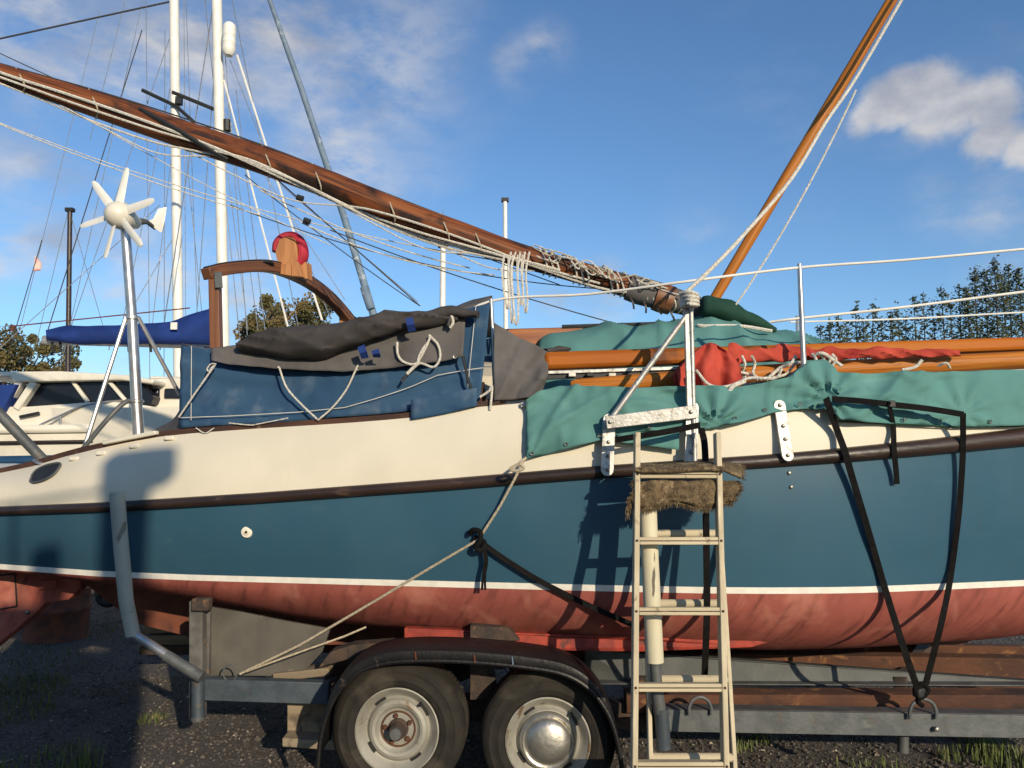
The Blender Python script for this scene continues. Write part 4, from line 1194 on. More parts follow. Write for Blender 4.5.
# U bolts on the rail
def ubolt(px, py, w, h, d):
    pts = [P(px - w, py + h, d), P(px - w, py + 2, d), P(px - w * .7, py - h * .6, d), P(px, py - h, d), P(px + w * .7, py - h * .6, d), P(px + w, py + 2, d), P(px + w, py + h, d)]
    MB().tube(curve(pts, 5), .008, 8).build('u_bolt', 'galv', trl)
ubolt(923, 709, 13, 10, 3.54)
ubolt(700, 706, 11, 9, 3.59)
MB().lathe(P(936, 729, 3.54), (0, -1, 0), [(0, .015), (.01, .012), (.012, 0)], 10).build('rail_bolt', 'bolt', trl)
rod('support_leg', P(903, 735, 3.70), P(903, 752, 3.70), .025, 'galv', trl, 10)
# weathered board bearing the hull
bdv = thing('plywood_board', P(250, 672, 3.98), 'weathered grey board standing upright under the hull beside the left trailer post', 'board')
MB().prism([P(204, 606, 3.98), P(240, 612, 3.98), P(285, 621, 3.98), P(330, 629, 3.98), P(322, 652, 3.98), P(300, 676, 3.98), P(206, 676, 3.98)], (0, .022, 0)).build('board_face', 'grey_board', bdv, 0, bevel=.002)
MB().bar(P(208, 606, 3.965), P(207, 674, 3.965), .03, .03, up=(0, 1, 0)).build('board_batten', 'board_edge', bdv, bevel=.003)
# timber chocks
def chock(name, pts, d, th, m, label, cat='timber'):
    o = MB().prism([P(x, y, d) for x, y in pts], (0, th, 0)).build(name, m, None, 0, bevel=.006)
    return tag(o, label, cat)
chock('timber_plank', [(145, 622), (192, 621), (192, 633), (140, 634)], 5.6, .20, 'raw_wood', 'pale timber plank on top of the stack behind the left trailer post')
chock('timber_plank', [(146, 636), (192, 635), (192, 645), (144, 645)], 5.58, .22, 'raw_wood', 'brownish timber plank lower in the stack behind the left trailer post')
chock('timber_plank', [(140, 646), (192, 646), (192, 655), (138, 655)], 5.56, .24, 'rust_dark', 'dark timber plank at the bottom of the stack behind the left trailer post')
chock('timber_block', [(287, 702), (326, 703), (326, 741), (287, 741)], 3.95, .16, 'raw_wood', 'upright timber block under the trailer rail left of the wheels')
chock('timber_plank', [(282, 738), (338, 742), (338, 751), (282, 747)], 3.84, .25, 'raw_wood', 'flat timber plank on the gravel under the block left of the wheels')
chock('timber_wedge', [(272, 674), (328, 668), (330, 676), (274, 682)], 3.95, .1, 'raw_wood', 'thin timber wedge on the trailer rail beside the board')
chock('timber_bearer', [(318, 668), (330, 652), (352, 645), (420, 640), (420, 650), (360, 656)], 3.86, .1, 'rust_dark', 'sloping timber bearer tucked between mudguard and hull bottom')
# red drum at the stern
q = PZ(38, 645, 0) + V((0, .25, 0))
dr = thing('rusty_drum', q, 'rusty red drum standing in the shade under the stern skeg', 'drum')
MB().lathe(q, (0, 0, 1), [(0, 0), (.26, 0), (.265, .01), (.26, .03), (.26, .24), (.268, .25), (.268, .27), (.26, .28), (.26, .42), (.265, .43), (.25, .44), (0, .435)], 36).build('drum_body', 'drum_red', dr, 40)
# dark wheel lying far behind
jw = thing('jockey_wheel', P(107, 597, 7.5), 'small black wheel lying on the gravel far behind the grey guide post', 'wheel')
MB().tube([P(107 + 8 * math.cos(a), 597 + 7 * math.sin(a), 7.5) for a in np.linspace(0, 2 * math.pi, 25)], .035, 8, False).build('tyre', 'black', jw)
MB().bar(P(107, 597, 7.5), P(124, 598, 7.5), .05, .05).build('axle', 'black', jw)
bw_ = tag(MB().tube([P(534, 601, 7), P(536, 601, 7)], .001, 3).build('pebble_speck', 'pebble', None), None) if False else None

# ------------------------------------------------------------------ ladder and carpet
lad = thing('wooden_ladder', V((.45, 2.86, 0)), 'pale wooden double stepladder leaning against the boat side', 'ladder')
def lp(top, y):                                 # leaning plane of the ladder: depth at image height y
    return None
zt = 1.72
def ladder_pt(x_px_top, x_px_bot, z, back=0.0):
    # rails are straight lines from the ground to the top, leaning on the strake
    top = P(x_px_top, 430, 3.215 + back * .3)
    bot = PZ(x_px_bot, 886 if not back else 872, 0.0)
    k = z / top.z
    return bot.lerp(top, k)
FL = (637, 633)
FR = (717, 728)
BL = (644, 655)
BR = (716, 744)
def back_pt(xa, z): return ladder_pt(xa[0], xa[1], z, 1) + V((0, .045, 0))
for (a, b) in (FL, FR):
    MB().bar(ladder_pt(a, b, 0), ladder_pt(a, b, 1.672), .022, .052, up=(0, 1, .2)).build('side_rail', 'ladder_wood', lad, bevel=.004)
for xa in (BL, BR):
    MB().bar(back_pt(xa, 0), back_pt(xa, 1.52), .018, .034, up=(0, 1, .2)).build('side_rail', 'ladder_wood', lad, bevel=.004)
def z_at(py, xa, fn=None):                      # height on a rail that shows at image row py
    fn = fn or (lambda q, m: ladder_pt(q[0], q[1], m))
    lo, hi = 0, 1.8
    for _ in range(30):
        m = (lo + hi) / 2
        if proj(fn(xa, m))[1] > py: lo = m
        else: hi = m
    return lo
for y in (475, 541, 611, 687, 765, 850):
    z = z_at(y, FL)
    a, b = ladder_pt(*FL, z), ladder_pt(*FR, z)
    e_ = (b - a).normalized() * .011
    a, b = a + e_, b - e_
    st_ = MB().bar(a, b, .046, .030, up=(0, .12, 1)).build('step', 'rung_wood', lad, bevel=.003)
    MB().bar(a + V((0, -.0225, .003)), b + V((0, -.0225, .003)), .003, .004, up=(0, .12, 1)).build('step_groove', 'rust_dark', st_)
    for p_ in (a - e_, b + e_):
        MB().lathe(p_ + V((0, -.026, .004)), (0, -1, 0), [(.0055, 0), (.005, .003), (0, .0035)], 8).build('screw', 'rust_dark', lad)
    if y > 500:
        q = z_at(y - 7.5, BL, back_pt)
        MB().tube([back_pt(BL, q), back_pt(BR, q)], .018, 10).build('rung', 'rung_wood', lad)
cz = thing('carpet_scrap', P(690, 470, 3.2), 'frayed brown carpet scrap folded over the top ladder step', 'carpet')
ztop = z_at(474, FL)
def carpet_top(u, t):
    px = 634 + u * (106 - 4 * math.sin(u * 6)) 
    if t <= .5:
        k = t / .5
        return P(px, 463.5 + 4.5 * k + 1.2 * math.sin(u * 7) + 5 * max(0, u - .8), 3.30 - .12 * k)
    k = (t - .5) / .5
    return P(px, 468 + 2.5 * k + 1.2 * math.sin(u * 7) + (5 + 30 * k) * max(0, u - .8), 3.18 - .03 * k)
cm = MB()
def cloth_rows(fn, nu, nv, amp, sc):
    rows = []
    for i in range(nu + 1):
        row = []
        for j in range(nv + 1):
            p = fn(i / nu, j / nv)
            row.append(p + V((0, -1, .5)) * amp * noise.noise(p * sc))
        rows.append(row)
    return rows
cm.grid(cloth_rows(carpet_top, 40, 8, .007, 40))
def carpet_low(u, t):
    px = 634 + u * 102 + 3 * math.sin(t * 5)
    return P(px, 481 + t * (23 + 3 * math.sin(u * 11)), 3.185 - .012 * math.sin(t * 3) - .01 * math.sin(u * 13))
cm.grid(cloth_rows(carpet_low, 34, 10, .014, 25))
cm.build('carpet_body', 'carpet', cz, 70, solid=.014)
fz = MB()
rgc = random.Random(4)
for k in range(2600):
    e = rgc.random()
    if e < .45: p, d = carpet_low(rgc.random(), 1), V((rgc.gauss(0, .3), rgc.gauss(-.1, .4), -1))
    elif e < .60: p, d = carpet_low(0, rgc.random()), V((-1, rgc.gauss(0, .5), rgc.gauss(-.7, .6)))
    elif e < .72: p, d = carpet_low(1, rgc.random()), V((1, rgc.gauss(0, .5), rgc.gauss(-.4, .5)))
    elif e < .82: p, d = carpet_top(rgc.random(), rgc.random()), V((rgc.gauss(0, .8), -1, .9))
    elif e < .88: p, d = carpet_top(1, rgc.random()), V((1, rgc.gauss(0, .5), rgc.gauss(-.2, .5)))
    else: p, d = carpet_low(rgc.random(), rgc.random()), V((rgc.gauss(0, .6), -1, rgc.gauss(-.5, .5)))
    d = d.normalized() * (.006 + .022 * rgc.random() ** 2)
    fz.tube([p, p + d * .6, p + d + V((0, 0, -.003))], [.0013, .001, .0006], 3, False)
for k in range(60):
    p = carpet_low(.02 * rgc.random(), .3 + .7 * rgc.random())
    q = p + V((-.03 * rgc.random(), 0, -.08 * rgc.random()))
    fz.tube([p, p.lerp(q, .5) + V((-.01, 0, 0)), q], .0016, 3, False)
tag(fz.build('carpet_fringe', 'carpet', cz, 0, flip=False), kind='stuff')

# ------------------------------------------------------------------ straps and mooring rope
def strap(name, pts, w, label, cat='strap', extra=None, nrm=(0, -1, .1)):
    t = thing(name, pts[-1], label, cat)
    MB().ribbon(curve(pts, 6), w, nrm, .0016).build('webbing', 'black_strap', t)
    return t
s1 = strap('ratchet_strap', [P(826, 398, 3.33), bulwark_point(837, 430, .035), side_point(845, 452, .050), side_point(853, 480, .034), side_point(868, 530, .030), side_point(886, 592, .028), P(905, 652, 3.42), P(918, 690, 3.50)], .030, 'black ratchet strap slanting down the hull from the tarpaulin gather to the trailer rail')
s2 = strap('ratchet_strap', [P(963, 414, 3.40), side_point(963, 440, .062), side_point(962, 470, .040), side_point(958, 520, .034), side_point(950, 580, .032), P(942, 620, 3.47), P(932, 660, 3.50), P(924, 690, 3.52)], .027, 'black ratchet strap hanging steeply at the far right of the hull')
s3 = strap('tie_strap', [P(832, 399, 3.345), P(860, 401, 3.345), P(892, 404.5, 3.355), P(930, 409, 3.37), P(964, 414.5, 3.385)], .026, 'short black strap lying level across the teal tarpaulin between two ratchet straps')
MB().ribbon(curve([P(889, 404, 3.335), bulwark_point(893, 425, .03), side_point(894, 450, .052), side_point(896, 470, .035), side_point(897, 484, .028)], 5), .024, (0, -1, .1), .0016).build('strap_tail', 'black_strap', s3)
MB().box(P(892, 404, 3.345), (.03, .012, .03)).build('strap_buckle', 'black', s3, bevel=.004)
MB().box(P(920, 692, 3.53), (.06, .04, .045), .4).build('ratchet', 'black', s2, bevel=.01)
MB().tube(curve([P(915, 690, 3.52), P(920, 698, 3.52), P(928, 690, 3.52), P(921, 684, 3.52), P(918, 700, 3.53), P(923, 706, 3.53)], 5), .011, 7).build('strap_knot', 'black_strap', s2)
s4 = strap('tie_strap', [P(701, 428, 3.33), P(705, 450, 3.29), P(706, 520, 3.29), P(707, 600, 3.31), P(706, 640, 3.35), P(704, 690, 3.5)], .028, 'black strap hanging straight down the hull behind the ladder right rail')
s5 = strap('tie_strap', [side_point(476, 538, .03), side_point(500, 556, .028), side_point(540, 581, .028), P(590, 606, side_point(590, 590).y - .01), P(640, 628, side_point(640, 590).y + .01)], .024, 'black strap stretched from the rope knot down across the red hull bottom', nrm=(0, -1, .3))
kd = side_point(477, 540).y
MB().tube(curve([P(470, 534, kd - .03), P(473, 530, kd - .05), P(480, 532, kd - .06), P(480, 540, kd - .06), P(476, 548, kd - .05), P(482, 550, kd - .05), P(484, 542, kd - .03), P(474, 538, kd - .02)], 5), .012, 8).build('strap_knot', 'black_strap', s5)
for dx in (0, 2):
    MB().ribbon(curve([P(482 + dx, 546, kd - .04), P(485 + dx, 560, kd - .03), P(483 + dx, 575, kd - .02), P(482 + dx * 1.6, 590, kd - .02)], 4), .011, (0, -1, 0), .0015).build('strap_tail', 'black_strap', s5)
s6 = strap('tie_strap', [P(615, 440, 3.33), P(640, 436, 3.31), P(670, 431, 3.30), P(700, 425, 3.31)], .026, 'short black strap across the tarpaulin corner behind the ladder top')
rope = thing('mooring_rope', P(260, 670, 3.9), 'thin tan rope from the tarpaulin corner through the knot down to the trailer', 'rope')
MB().tube([bulwark_point(525, 458, .03), side_point(520, 468, .05), side_point(514, 480, .055), side_point(500, 506, .035), side_point(479, 539, .035), P(440, 562, side_point(440, 562).y - .03), P(380, 598, 3.70), P(300, 645, 3.80), P(240, 674, 3.84)], .0062, 8).build('rope_strand', 'tan_rope', rope)
MB().tube([P(366, 627, 3.93), P(345, 636, 3.88), P(300, 652, 3.82), P(242, 673, 3.84)], .005, 6).build('rope_strand', 'tan_rope', rope)
MB().tube(curve([P(526, 458, 3.41), P(520, 463, 3.39), P(524, 468, 3.39), P(517, 471, 3.39), P(510, 469, 3.40), P(519, 464, 3.39)], 5), .007, 7).build('rope_knot', 'tan_rope', rope)
MB().tube([P(230 + 7 * math.cos(a), 673 + 8 * math.sin(a), 3.83) for a in np.linspace(0, 2 * math.pi, 22)], .004, 6, False).build('wire_loop', 'galv', rope)

# ------------------------------------------------------------------ other boats
def loft(st, m, name, parent, T):               # st: (x, half beam, z keel, z deck); T maps local (x, y, z) to world
    rows = []
    for (x, b, zk, zd) in st:
        half = [(b, zd), (b * .98, zd - (zd - zk) * .35), (b * .86, zd - (zd - zk) * .65), (b * .5, zd - (zd - zk) * .9), (0, zk)]
        rows.append([T(x, -y, z) for y, z in half] + [T(x, y, z) for y, z in reversed(half[:-1])])
    g = MB().grid(rows)
    g.grid([[r[0], r[-1]] for r in rows])
    for r in (rows[0], rows[-1]):
        o = len(g.v)
        g.v += r
        g.f.append(list(range(o, o + len(r))))
        g.uv.append([(0, 0)] * len(r))
    return g.build(name, m, parent, 35)
# motor cruiser behind the stern
mb = thing('motor_cruiser', V((-5.6, 9.6, 0)), 'cream motor cruiser with dark wraparound windows and blue waterline behind the stern', 'motor boat')
MD = 8.6
def T0(x, y, z): return V((x, 9.9 + y, z))
xl, xr = -9.5, -3.05
stn_ = []
for k in range(12):
    f = k / 11
    b = 1.25 * (1 if f < .55 else math.cos((f - .55) / .45 * math.pi / 2) ** .7 + .02)
    stn_.append((xl + (xr - xl) * f, max(b, .03), .75 + .35 * f ** 3, 1.90 + .10 * f ** 2))
loft(stn_, 'white_gel', 'cruiser_hull', mb, T0)
def band(z0, z1, o, m, name):
    rows = []
    for (x, b, zk, zd) in stn_:
        rows.append([T0(x, -b - o, z0 + (zd - 1.90)), T0(x, -b - o, z1 + (zd - 1.90))])
    MB().grid(rows).build(name, m, mb, 40, solid=.02)
band(1.45, 1.57, .0, 'navy_paint', 'blue_band')
band(1.70, 1.735, .02, 'rub', 'fender_strip')
band(1.82, 1.91, .02, 'white_gel', 'gunwale')
yn = MD + .32
def cab(pts, d, th, m, name, bevel=.02, parent=mb): return MB().prism([P(x, y, d) for x, y in pts], (0, th, 0)).build(name, m, parent, 0, bevel=bevel)
cab([(-30, 436), (-30, 404), (20, 407), (90, 402), (120, 402), (150, 406), (162, 414), (168, 436)], yn, 1.5, 'white_gel', 'cabin_side')
cab([(22, 409), (35, 384), (100, 379), (141, 380), (153, 397), (150, 405), (100, 403), (62, 407)], yn + .08, 1.3, 'glass', 'window')
cab([(-60, 372), (10, 377), (12, 382), (120, 380), (152, 384), (154, 380), (130, 375), (60, 371)], yn - .06, 1.7, 'white_gel', 'cabin_roof')
for a, b in (((18, 409), (36, 382)), ((5, 409), (22, 381))):
    MB().bar(P(*a, yn + .02), P(*b, yn + .02), .08, .10, up=(0, 1, 0)).build('window_pillar', 'white_gel', mb, bevel=.01)
for a, b in (((72, 380), (88, 402)), ((108, 380), (127, 402))):
    MB().bar(P(*a, yn + .05), P(*b, yn + .05), .04, .05, up=(0, 1, 0)).build('window_pillar', 'white_gel', mb, bevel=.01)
cab([(-40, 420), (-8, 385), (16, 384), (2, 410), (-4, 420)], yn - .1, 1.2, 'blue_cover', 'canopy', .02)
for a, b in (((20, 417), (39, 413)), ((75, 420), (92, 416))):
    MB().tube([P(*a, yn - .04), P(*b, yn - .04)], .02, 6).build('deck_fitting', 'black', mb)
pr = MB().tube(curve([P(30, 430, yn - .1), P(60, 416, yn - .1), P(92, 404, yn - .1), P(150, 400, yn + .3), P(170, 410, yn + .6)], 6), .014, 6)
for x, y0, y1 in ((103, 404, 425), (130, 403, 432), (60, 416, 432)):
    pr.tube([P(x, y0, yn - .1), P(x, y1, yn - .1)], .014, 6)
pr.build('guard_rail', 'stainless', mb)
fc = bpy.data.curves.new('maker_mark', 'FONT')
fc.body = 'LMR'
fc.size = .075
fc.shear = .3
fc.extrude = .002
ft = bpy.data.objects.new('maker_mark_text', fc)
COL.objects.link(ft)
bpy.context.view_layer.update()
fme = bpy.data.meshes.new_from_object(ft)
bpy.data.objects.remove(ft)
fo = bpy.data.objects.new('maker_mark', fme)
fo.location = P(116, 426.5, yn - .012) - BASE[mb.name]
fo.rotation_euler = (R(90), 0, 0)
fme.materials.clear()
fme.materials.append(M['black'])
COL.objects.link(fo)
fo.parent = mb
for x in (-8.5, -6.2, -4.2):
    MB().bar(V((x, 9.9, 0)), V((x, 9.9, 1.0)), .25, .3, up=(0, 1, 0)).build('cradle_post', 'raw_wood', mb)

def yacht(label, dist, x_mast_top, x_mast_bot, mast_r, hull_x, hm, zdeck, boxes, name='moored_yacht'):
    (xa, xb) = hull_x
    X0, X1 = P(xa, 400, dist).x, P(xb, 400, dist).x
    t = thing(name, V(((X0 + X1) / 2, dist, 0)), label, 'yacht')
    st = []
    for k in range(12):
        f = k / 11
        b = 1.35 * max(.03, math.sin(math.pi * (.12 + .88 * f)) ** .6 if f < 1 else .03)
        st.append((X0 + (X1 - X0) * f, b, .75 + .3 * abs(f - .5) ** 2 * 2, zdeck + .12 * (f - .4) ** 2))
    loft(st, hm, 'yacht_hull', t, lambda x, y, z: V((x, dist + y, z)))
    MB().prism([V((X0 + (X1 - X0) * f, dist - .8, zdeck + h)) for f, h in ((.25, 0), (.26, .38), (.5, .42), (.72, .24), (.78, 0))], (0, 1.6, 0)).build('coachroof', 'white_gel', t, 0, bevel=.05)
    for f in (.3, .4, .5):
        a = V((X0 + (X1 - X0) * f, dist - .82, zdeck + .2))
        MB().box(a, (.5, .05, .12)).build('window', 'glass', t, bevel=.02)
    MB().bar(V(((X0 + X1) / 2 - .5, dist, .75)), V(((X0 + X1) / 2 + .5, dist, .75)), .2, 1.5).build('keel', 'antifoul', t)
    for f in (.25, .7):
        MB().bar(V((X0 + (X1 - X0) * f, dist - .9, 0)), V((X0 + (X1 - X0) * f, dist - .6, 1.2)), .12, .12, up=(0, 1, 0)).build('cradle_post', 'rust', t)
    top, bot = P(x_mast_top, -40, dist), P(x_mast_bot, 400, dist)
    MB().tube([V((bot.x, bot.y, zdeck)), bot, top, top + (top - bot) * .8], [mast_r, mast_r, mast_r * .95, mast_r * .8], 14).build('mast', 'white_paint', t)
    return t
ya = yacht('white yacht with tall bare mast behind the turbine, two dark spreaders on the mast', 12.0, 173.5, 179, .078, (60, 420), 'white_gel', 2.2, None)
d = 12.0
for a, b in (((142, 90), (195, 123)),):
    MB().tube([P(*a, d - .2), P(176, 106, d - .1), P(*b, d - .2)], .03, 6).build('spreader', 'black', ya)
MB().box(P(179, 101, d - .1), (.09, .09, .12)).build('spreader_root', 'black', ya)
for a, b in (((186, 0), (200, 390)), ((146, 0), (150, 390)), ((152, -40), (60, 370)), ((128, -10), (90, 140)), ((184, 0), (186, 390)), ((165, 30), (164, 380)), ((176, 60), (118, 345)), ((178, 100), (150, 345)), ((182, 110), (205, 345)), ((0, 348), (160, 205)), ((108, 350), (172, 240)), ((176, 20), (70, 330))):
    rod('shroud', P(*a, d), P(*b, d), .006, 'stainless', ya, 5)
rod('backstay', P(-20, 43, d), P(173, 1, d), .014, 'dark_rope', ya, 6)
rod('backstay', P(142, 30, d), P(48, 330, d), .009, 'dark_rope', ya, 6)
yb_ = yacht('white yacht with furled blue boom cover and white float high on its mast', 10.0, 216, 225, .071, (40, 470), 'white_gel', 2.15, None)
d = 10.0
MB().tube([P(172, 92, d - .2), P(216, 110, d)], .025, 6).build('spreader', 'black', yb_)
MB().tube([P(227, 120, d), P(227, 131, d)], .05, 8).build('mast_fitting', 'black', yb_)
q = P(228.5, 56, d - .15)
MB().lathe(q, (0, 0, 1), [(0, 0), (.05, .005), (.082, .05), (.088, .1), (.086, .17), (.090, .18), (.086, .19), (.086, .27), (.09, .28), (.086, .29), (.086, .38), (.078, .43), (.05, .46), (0, .465)], 20).build('radar_reflector', 'white_paint', yb_)
cab([(148, 385), (150, 376), (190, 377), (190, 386)], 10.6, 1.5, 'white_gel', 'cabin_roof', .02, yb_)
cab([(146, 410), (148, 386), (190, 386), (190, 410)], 10.7, 1.4, 'white_gel', 'cabin_side', .02, yb_)
for y0 in (388, 393, 398.5):
    cab([(152, y0 + 3), (153, y0), (186, y0 - 1), (186, y0 + 2.5)], 10.67, .05, 'black', 'louvre', .004, yb_)
# furled boom with blue cover
rows = []
for k in range(40):
    f = k / 39
    px = 46 + 174 * f
    up = 327 - 6 * f - (19 * max(0, (f - .72) / .28) ** 1.2)
    lo = 343 + 3 * f
    cy, hh = (up + lo) / 2, (lo - up) / 2 * (.55 + .45 * min(1, f * 8))
    row = []
    for j in range(14):
        a = 2 * math.pi * j / 14
        p = P(px, cy - hh * math.sin(a), d - .12 + .15 * math.cos(a))
        row.append(p + V((0, -.03, .03)) * noise.noise(V((p.x * 2.2, p.y * 4, p.z * 5))))
    rows.append(row)
MB().grid(rows, True).build('boom_cover', 'blue_cover', yb_, 70)
rod('boom', P(44, 340, d), P(225, 345, d), .06, 'alu', yb_, 12)
MB().box(P(174, 326, d - .33), (.08, .02, .09)).build('cover_patch', 'white_paint', yb_)
for x in (52, 60, 150, 128):
    rod('boom_tie', P(x, 342, d - .1), P(x + 1, 352, d - .1), .018, 'black', yb_, 6)
rod('topping_lift', P(15, 326, d), P(190, 308, d), .009, 'drum_red', yb_, 5)
for a, b, r in (((237, 55), (322, 320), .014), ((224, 80), (290, 335), .012), ((205, 0), (240, 340), .006), ((232, 0), (300, 335), .006), ((224, 40), (250, 370), .006), ((218, 20), (195, 340), .006), ((214, 0), (160, 350), .008), ((236, 90), (265, 330), .006), ((222, 60), (258, 330), .005), ((224, 112), (345, 300), .005), ((240, 150), (418, 302), .006), ((222, 130), (248, 330), .005), ((230, 60), (330, 318), .005)):
    rod('shroud', P(*a, d), P(*b, d), r, 'stainless' if r < .01 else 'white_paint', yb_, 5)
fs = MB().tube([P(266, -10, d), P(300, 85, d), P(345, 220, d), P(366, 290, d), P(378, 330, d), P(398, 395, d)], [.03, .04, .045, .05, .05, .05], 10)
fs.build('furled_jib', 'steel_blue_sail', yb_)
MB().tube([P(364, 287, d - .06), P(367, 296, d - .06), P(371, 309, d - .06)], [.055, .06, .055], 10).build('sail_tie', 'steel_blue_sail', yb_)
def far_mast(px, y0, y1, d, r, m, label, lean=0, wires=()):
    t = thing('yacht_mast', P(px, y1, d), label, 'mast')
    a, b = P(px - lean, y0, d), P(px, y1, d)
    b.z = 1.2
    MB().tube([b, a], [r, r * .85], 10).build('mast_tube', m, t)
    MB().box(a, (r * 3.0, r * 2, r * 1.4)).build('mast_head', 'black', t)
    for w0, w1 in wires: rod('stay', P(*w0, d), P(*w1, d), .007, 'stainless', t, 5)
    MB().prism([V((b.x - 2.6, d - .9, .8)), V((b.x - 2.9, d - .9, 1.9)), V((b.x + 3.3, d - .9, 2.0)), V((b.x + 2.6, d - .9, .8))], (0, 1.8, 0)).build('yacht_hull', 'white_gel', t, 0, bevel=.2)
    return t
far_mast(72, 210, 380, 16, .055, 'rub', 'thin dark mast standing left of the wind turbine', 2, (((68, 212), (36, 345)), ((70, 212), (110, 350)), ((100, 10), (20, 330))))
far_mast(443, 245, 312, 14, .062, 'white_paint', 'short white mast showing above the tent roll', 0, (((443, 210), (443, 245)),))
far_mast(507, 200, 335, 15, .050, 'white_paint', 'slim white mast rising behind the hanging coil of rope', 2)
fl = thing('pennant', P(38, 268, 13), 'tiny faded red and white pennant on a stay at far left', 'flag')
MB().prism([P(35, 256, 13), P(41, 263, 13), P(40, 270, 13), P(33, 271, 13), P(34, 263, 13)], (.005, .02, 0)).build('pennant_cloth', 'flag', fl, 0)
rod('pennant_stay', P(42, 240, 13), P(8, 355, 13), .008, 'dark_rope', fl, 5)
MB().tube([P(13, 325, 13), P(12, 331, 13)], .045, 8).build('stay_fitting', 'drum_red', fl)

# neighbouring boat behind the photographer, it throws the shade on the stern
nb = thing('shade_yacht', V((-2.6, -4.2, 0)), 'white yacht standing on the far side of the yard lane, behind the viewpoint', 'yacht')
def TN(x, y, z): return V((x, -4.3 + y, z))
stn2 = [(-9.5, .05, 1.6, 3.75), (-8.2, .7, 1.1, 3.65), (-6, 1.1, .9, 3.6), (-3, 1.15, .85, 3.58), (0, 1.1, .95, 3.58), (1.2, 1.02, 1.4, 3.6), (1.68, 1.0, 2.1, 3.62)]
loft(stn2, 'white_gel', 'yacht_hull', nb, TN)
MB().bar(TN(-5, 0, .5), TN(-2, 0, .5), .25, 1.0).build('keel', 'antifoul', nb)
MB().prism([TN(-5.5, -.8, 3.5), TN(-5.0, -.8, 3.95), TN(-1.8, -.8, 4.0), TN(-1.5, -.8, 3.5)], (0, 1.6, 0)).build('coachroof', 'white_gel', nb, 0, bevel=.05)
for x, y in ((-6, -1.2), (-6, 1.2), (-1, -1.2), (-1, 1.2)):
    MB().bar(TN(x, y * 1.2, 0), TN(x, y * .85, 1.6), .1, .1, up=(0, 1, 0)).build('cradle_post', 'rust', nb)
for x in (.3, .95, 1.6):
    rod('pushpit_post', TN(x, .95, 3.55), TN(x, .95, 4.05), .013, 'stainless', nb)
rod('pushpit_rail', TN(.3, .95, 4.05), TN(1.6, .95, 4.05), .013, 'stainless', nb)
MB().box(TN(1.53, .95, 3.86), (.20, .16, .50)).build('locker_box', 'white_gel', nb, bevel=.03)
MB().box(TN(1.58, .97, 4.15), (.33, .18, .20)).build('outboard_cowl', 'black', nb, bevel=.04)
MB().box(TN(1.12, .96, 3.72), (.16, .12, .22)).build('winch_cover', 'navy_canvas', nb, bevel=.05)

# ------------------------------------------------------------------ trees
def tree(label, c, rx, rz, n, leaf, m, seed, ground=True, group=None, lumps=9):
    rg = random.Random(seed)
    t = thing('tree', V((c.x, c.y, 0)), label, 'tree', group)
    tm = MB().tube([V((c.x, c.y, 0)), V((c.x + .1, c.y, c.z * .5)), V((c.x, c.y, c.z))], [.16, .12, .05], 8)
    cl = []
    for _ in range(lumps):
        a, e = rg.random() * 6.28, rg.uniform(-.5, 1.0)
        r = rg.uniform(.35, 1.08)
        q = V((c.x + math.cos(a) * rx * r * math.cos(e), c.y + math.sin(a) * rx * r * math.cos(e), c.z + math.sin(e) * rz * r))
        cl.append((q, rg.uniform(.12, .40) * (1.25 - .6 * r)))
        tm.tube([V((c.x, c.y, c.z * .55)), V((c.x, c.y, c.z * .55)).lerp(q, .6) + V((0, 0, .1)), q], [.06, .035, .012], 5)
    tm.build('trunk', 'bark', t)
    g = MB()
    for _ in range(n):
        q, s = rg.choice(cl)
        d = V((rg.gauss(0, 1), rg.gauss(0, 1), rg.gauss(0, 1))).normalized() * (rg.random() ** .45)
        p = q + V((d.x * rx * s, d.y * rx * s, d.z * rz * s))
        u = V((rg.gauss(0, 1), rg.gauss(0, 1), rg.gauss(0, 1))).normalized()
        w = u.orthogonal().normalized()
        k = leaf * rg.uniform(.6, 1.4)
        g.add([p - u * k, p + w * k * .6, p + u * k, p - w * k * .6], [(0, 1, 2, 3)])
    g.build('crown', m, t, 0, flip=False)
    return t
GT = 'autumn trees beyond the yard'
tree('olive brown autumn tree at the far left edge, behind the motor cruiser', P(0, 382, 21), 1.8, 1.7, 16000, .042, 'leaf_olive', 1, group=GT, lumps=34)
tree('small olive brown bush beside the motor cruiser roof at left', P(50, 388, 22), .6, 1.0, 2500, .05, 'leaf_olive', 12, group=GT, lumps=7)
tree('olive autumn tree framed under the curved wooden gallows', P(292, 346, 20), 1.5, 1.65, 14000, .045, 'leaf_olive', 2, group=GT, lumps=34)
tree('olive autumn tree sliver just right of the gallows foot', P(350, 360, 20), .55, 1.0, 3000, .055, 'leaf_olive', 3, group=GT, lumps=8)
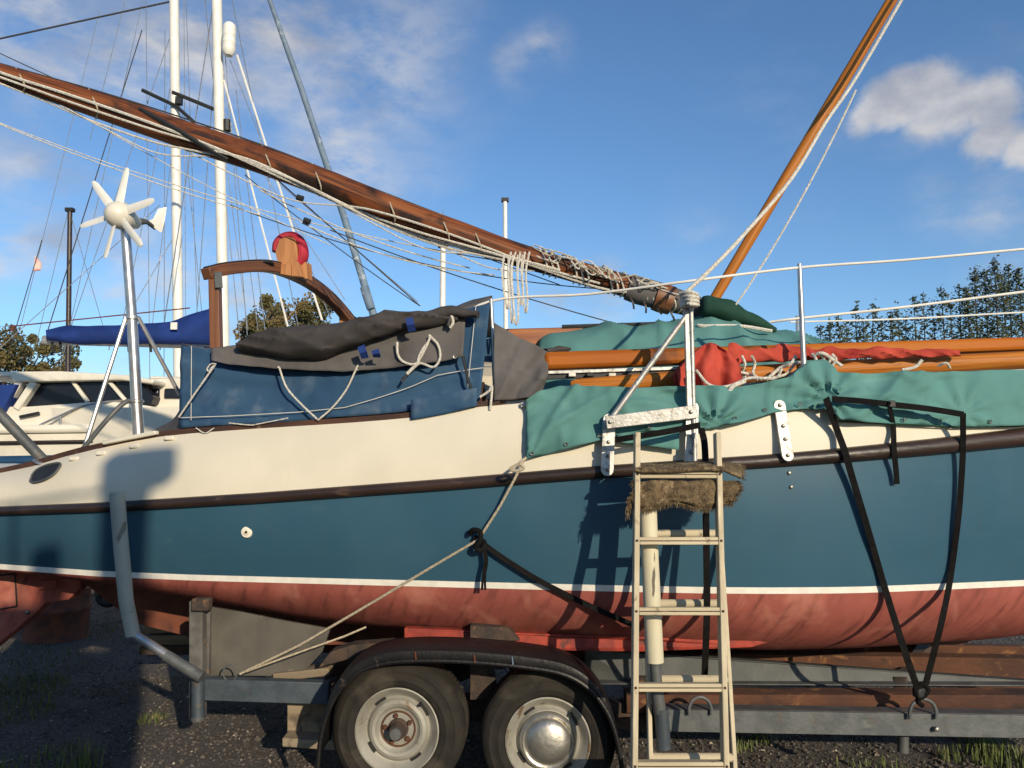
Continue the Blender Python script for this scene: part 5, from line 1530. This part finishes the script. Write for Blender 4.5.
tops = [(820, 326), (829, 321), (838, 317), (846, 324), (855, 306), (863, 318), (873, 306), (881, 320), (890, 313), (897, 308), (905, 316), (914, 297), (923, 295), (932, 302), (941, 288), (950, 300), (959, 286), (966, 290), (974, 270), (984, 271), (994, 261), (1001, 275), (1008, 267), (1018, 269), (1028, 272), (1040, 262)]
for i, (px, py) in enumerate(tops):
    d = 12.5 + .5 * math.sin(i * 2.1)
    ordn = ['leftmost', 'second', 'third', 'fourth', 'fifth', 'sixth', 'seventh', 'eighth', 'ninth', 'tenth', 'eleventh', 'twelfth', 'thirteenth', 'fourteenth', 'fifteenth', 'sixteenth', 'seventeenth', 'eighteenth', 'nineteenth', 'twentieth', 'twenty-first', 'twenty-second', 'twenty-third', 'twenty-fourth', 'twenty-fifth', 'rightmost'][i]
    size = 'tall' if py < 280 else ('middling' if py < 308 else 'short')
    lab = f'{size} leafy sapling shoot beyond the boat, {ordn} ' + ('' if i in (0, 25) else 'from the left ') + 'in the hedge row'
    rg = random.Random(100 + i)
    top = P(px, py, d)
    t = thing('sapling', V((top.x, top.y, 0)), lab, 'sapling', 'sapling shoots in the hedge row')
    a0 = V((top.x + rg.gauss(0, .04), top.y, 0))
    MB().tube([a0, a0.lerp(top, .6) + V((rg.gauss(0, .04), 0, 0)), top], [.03, .018, .005], 5).build('stem', 'bark', t)
    g = MB()
    n = 1150 if px > 960 else 480
    for _ in range(n):
        f = rg.random() ** .8
        z = 2.2 + (top.z - 2.2) * f
        wd = .022 + .105 * (1 - f) ** .8 * (1.7 if px > 950 else 1.1)
        p = V((a0.x + (top.x - a0.x) * f + rg.gauss(0, wd), top.y + rg.gauss(0, wd * 1.6), z + rg.gauss(0, .03)))
        if rg.random() < .25: p.z = (round(p.z * (6 + i % 3) + i * .37) - i * .37) / (6 + i % 3) + rg.gauss(0, .03)
        u = V((rg.gauss(0, 1), rg.gauss(0, 1), rg.gauss(0, .8))).normalized()
        w = u.orthogonal().normalized()
        k = .029 * rg.uniform(.6, 1.4)
        g.add([p - u * k, p + w * k * .65, p + u * k, p - w * k * .65], [(0, 1, 2, 3)])
    g.build('foliage', 'leaf_dark', t, 0, flip=False)
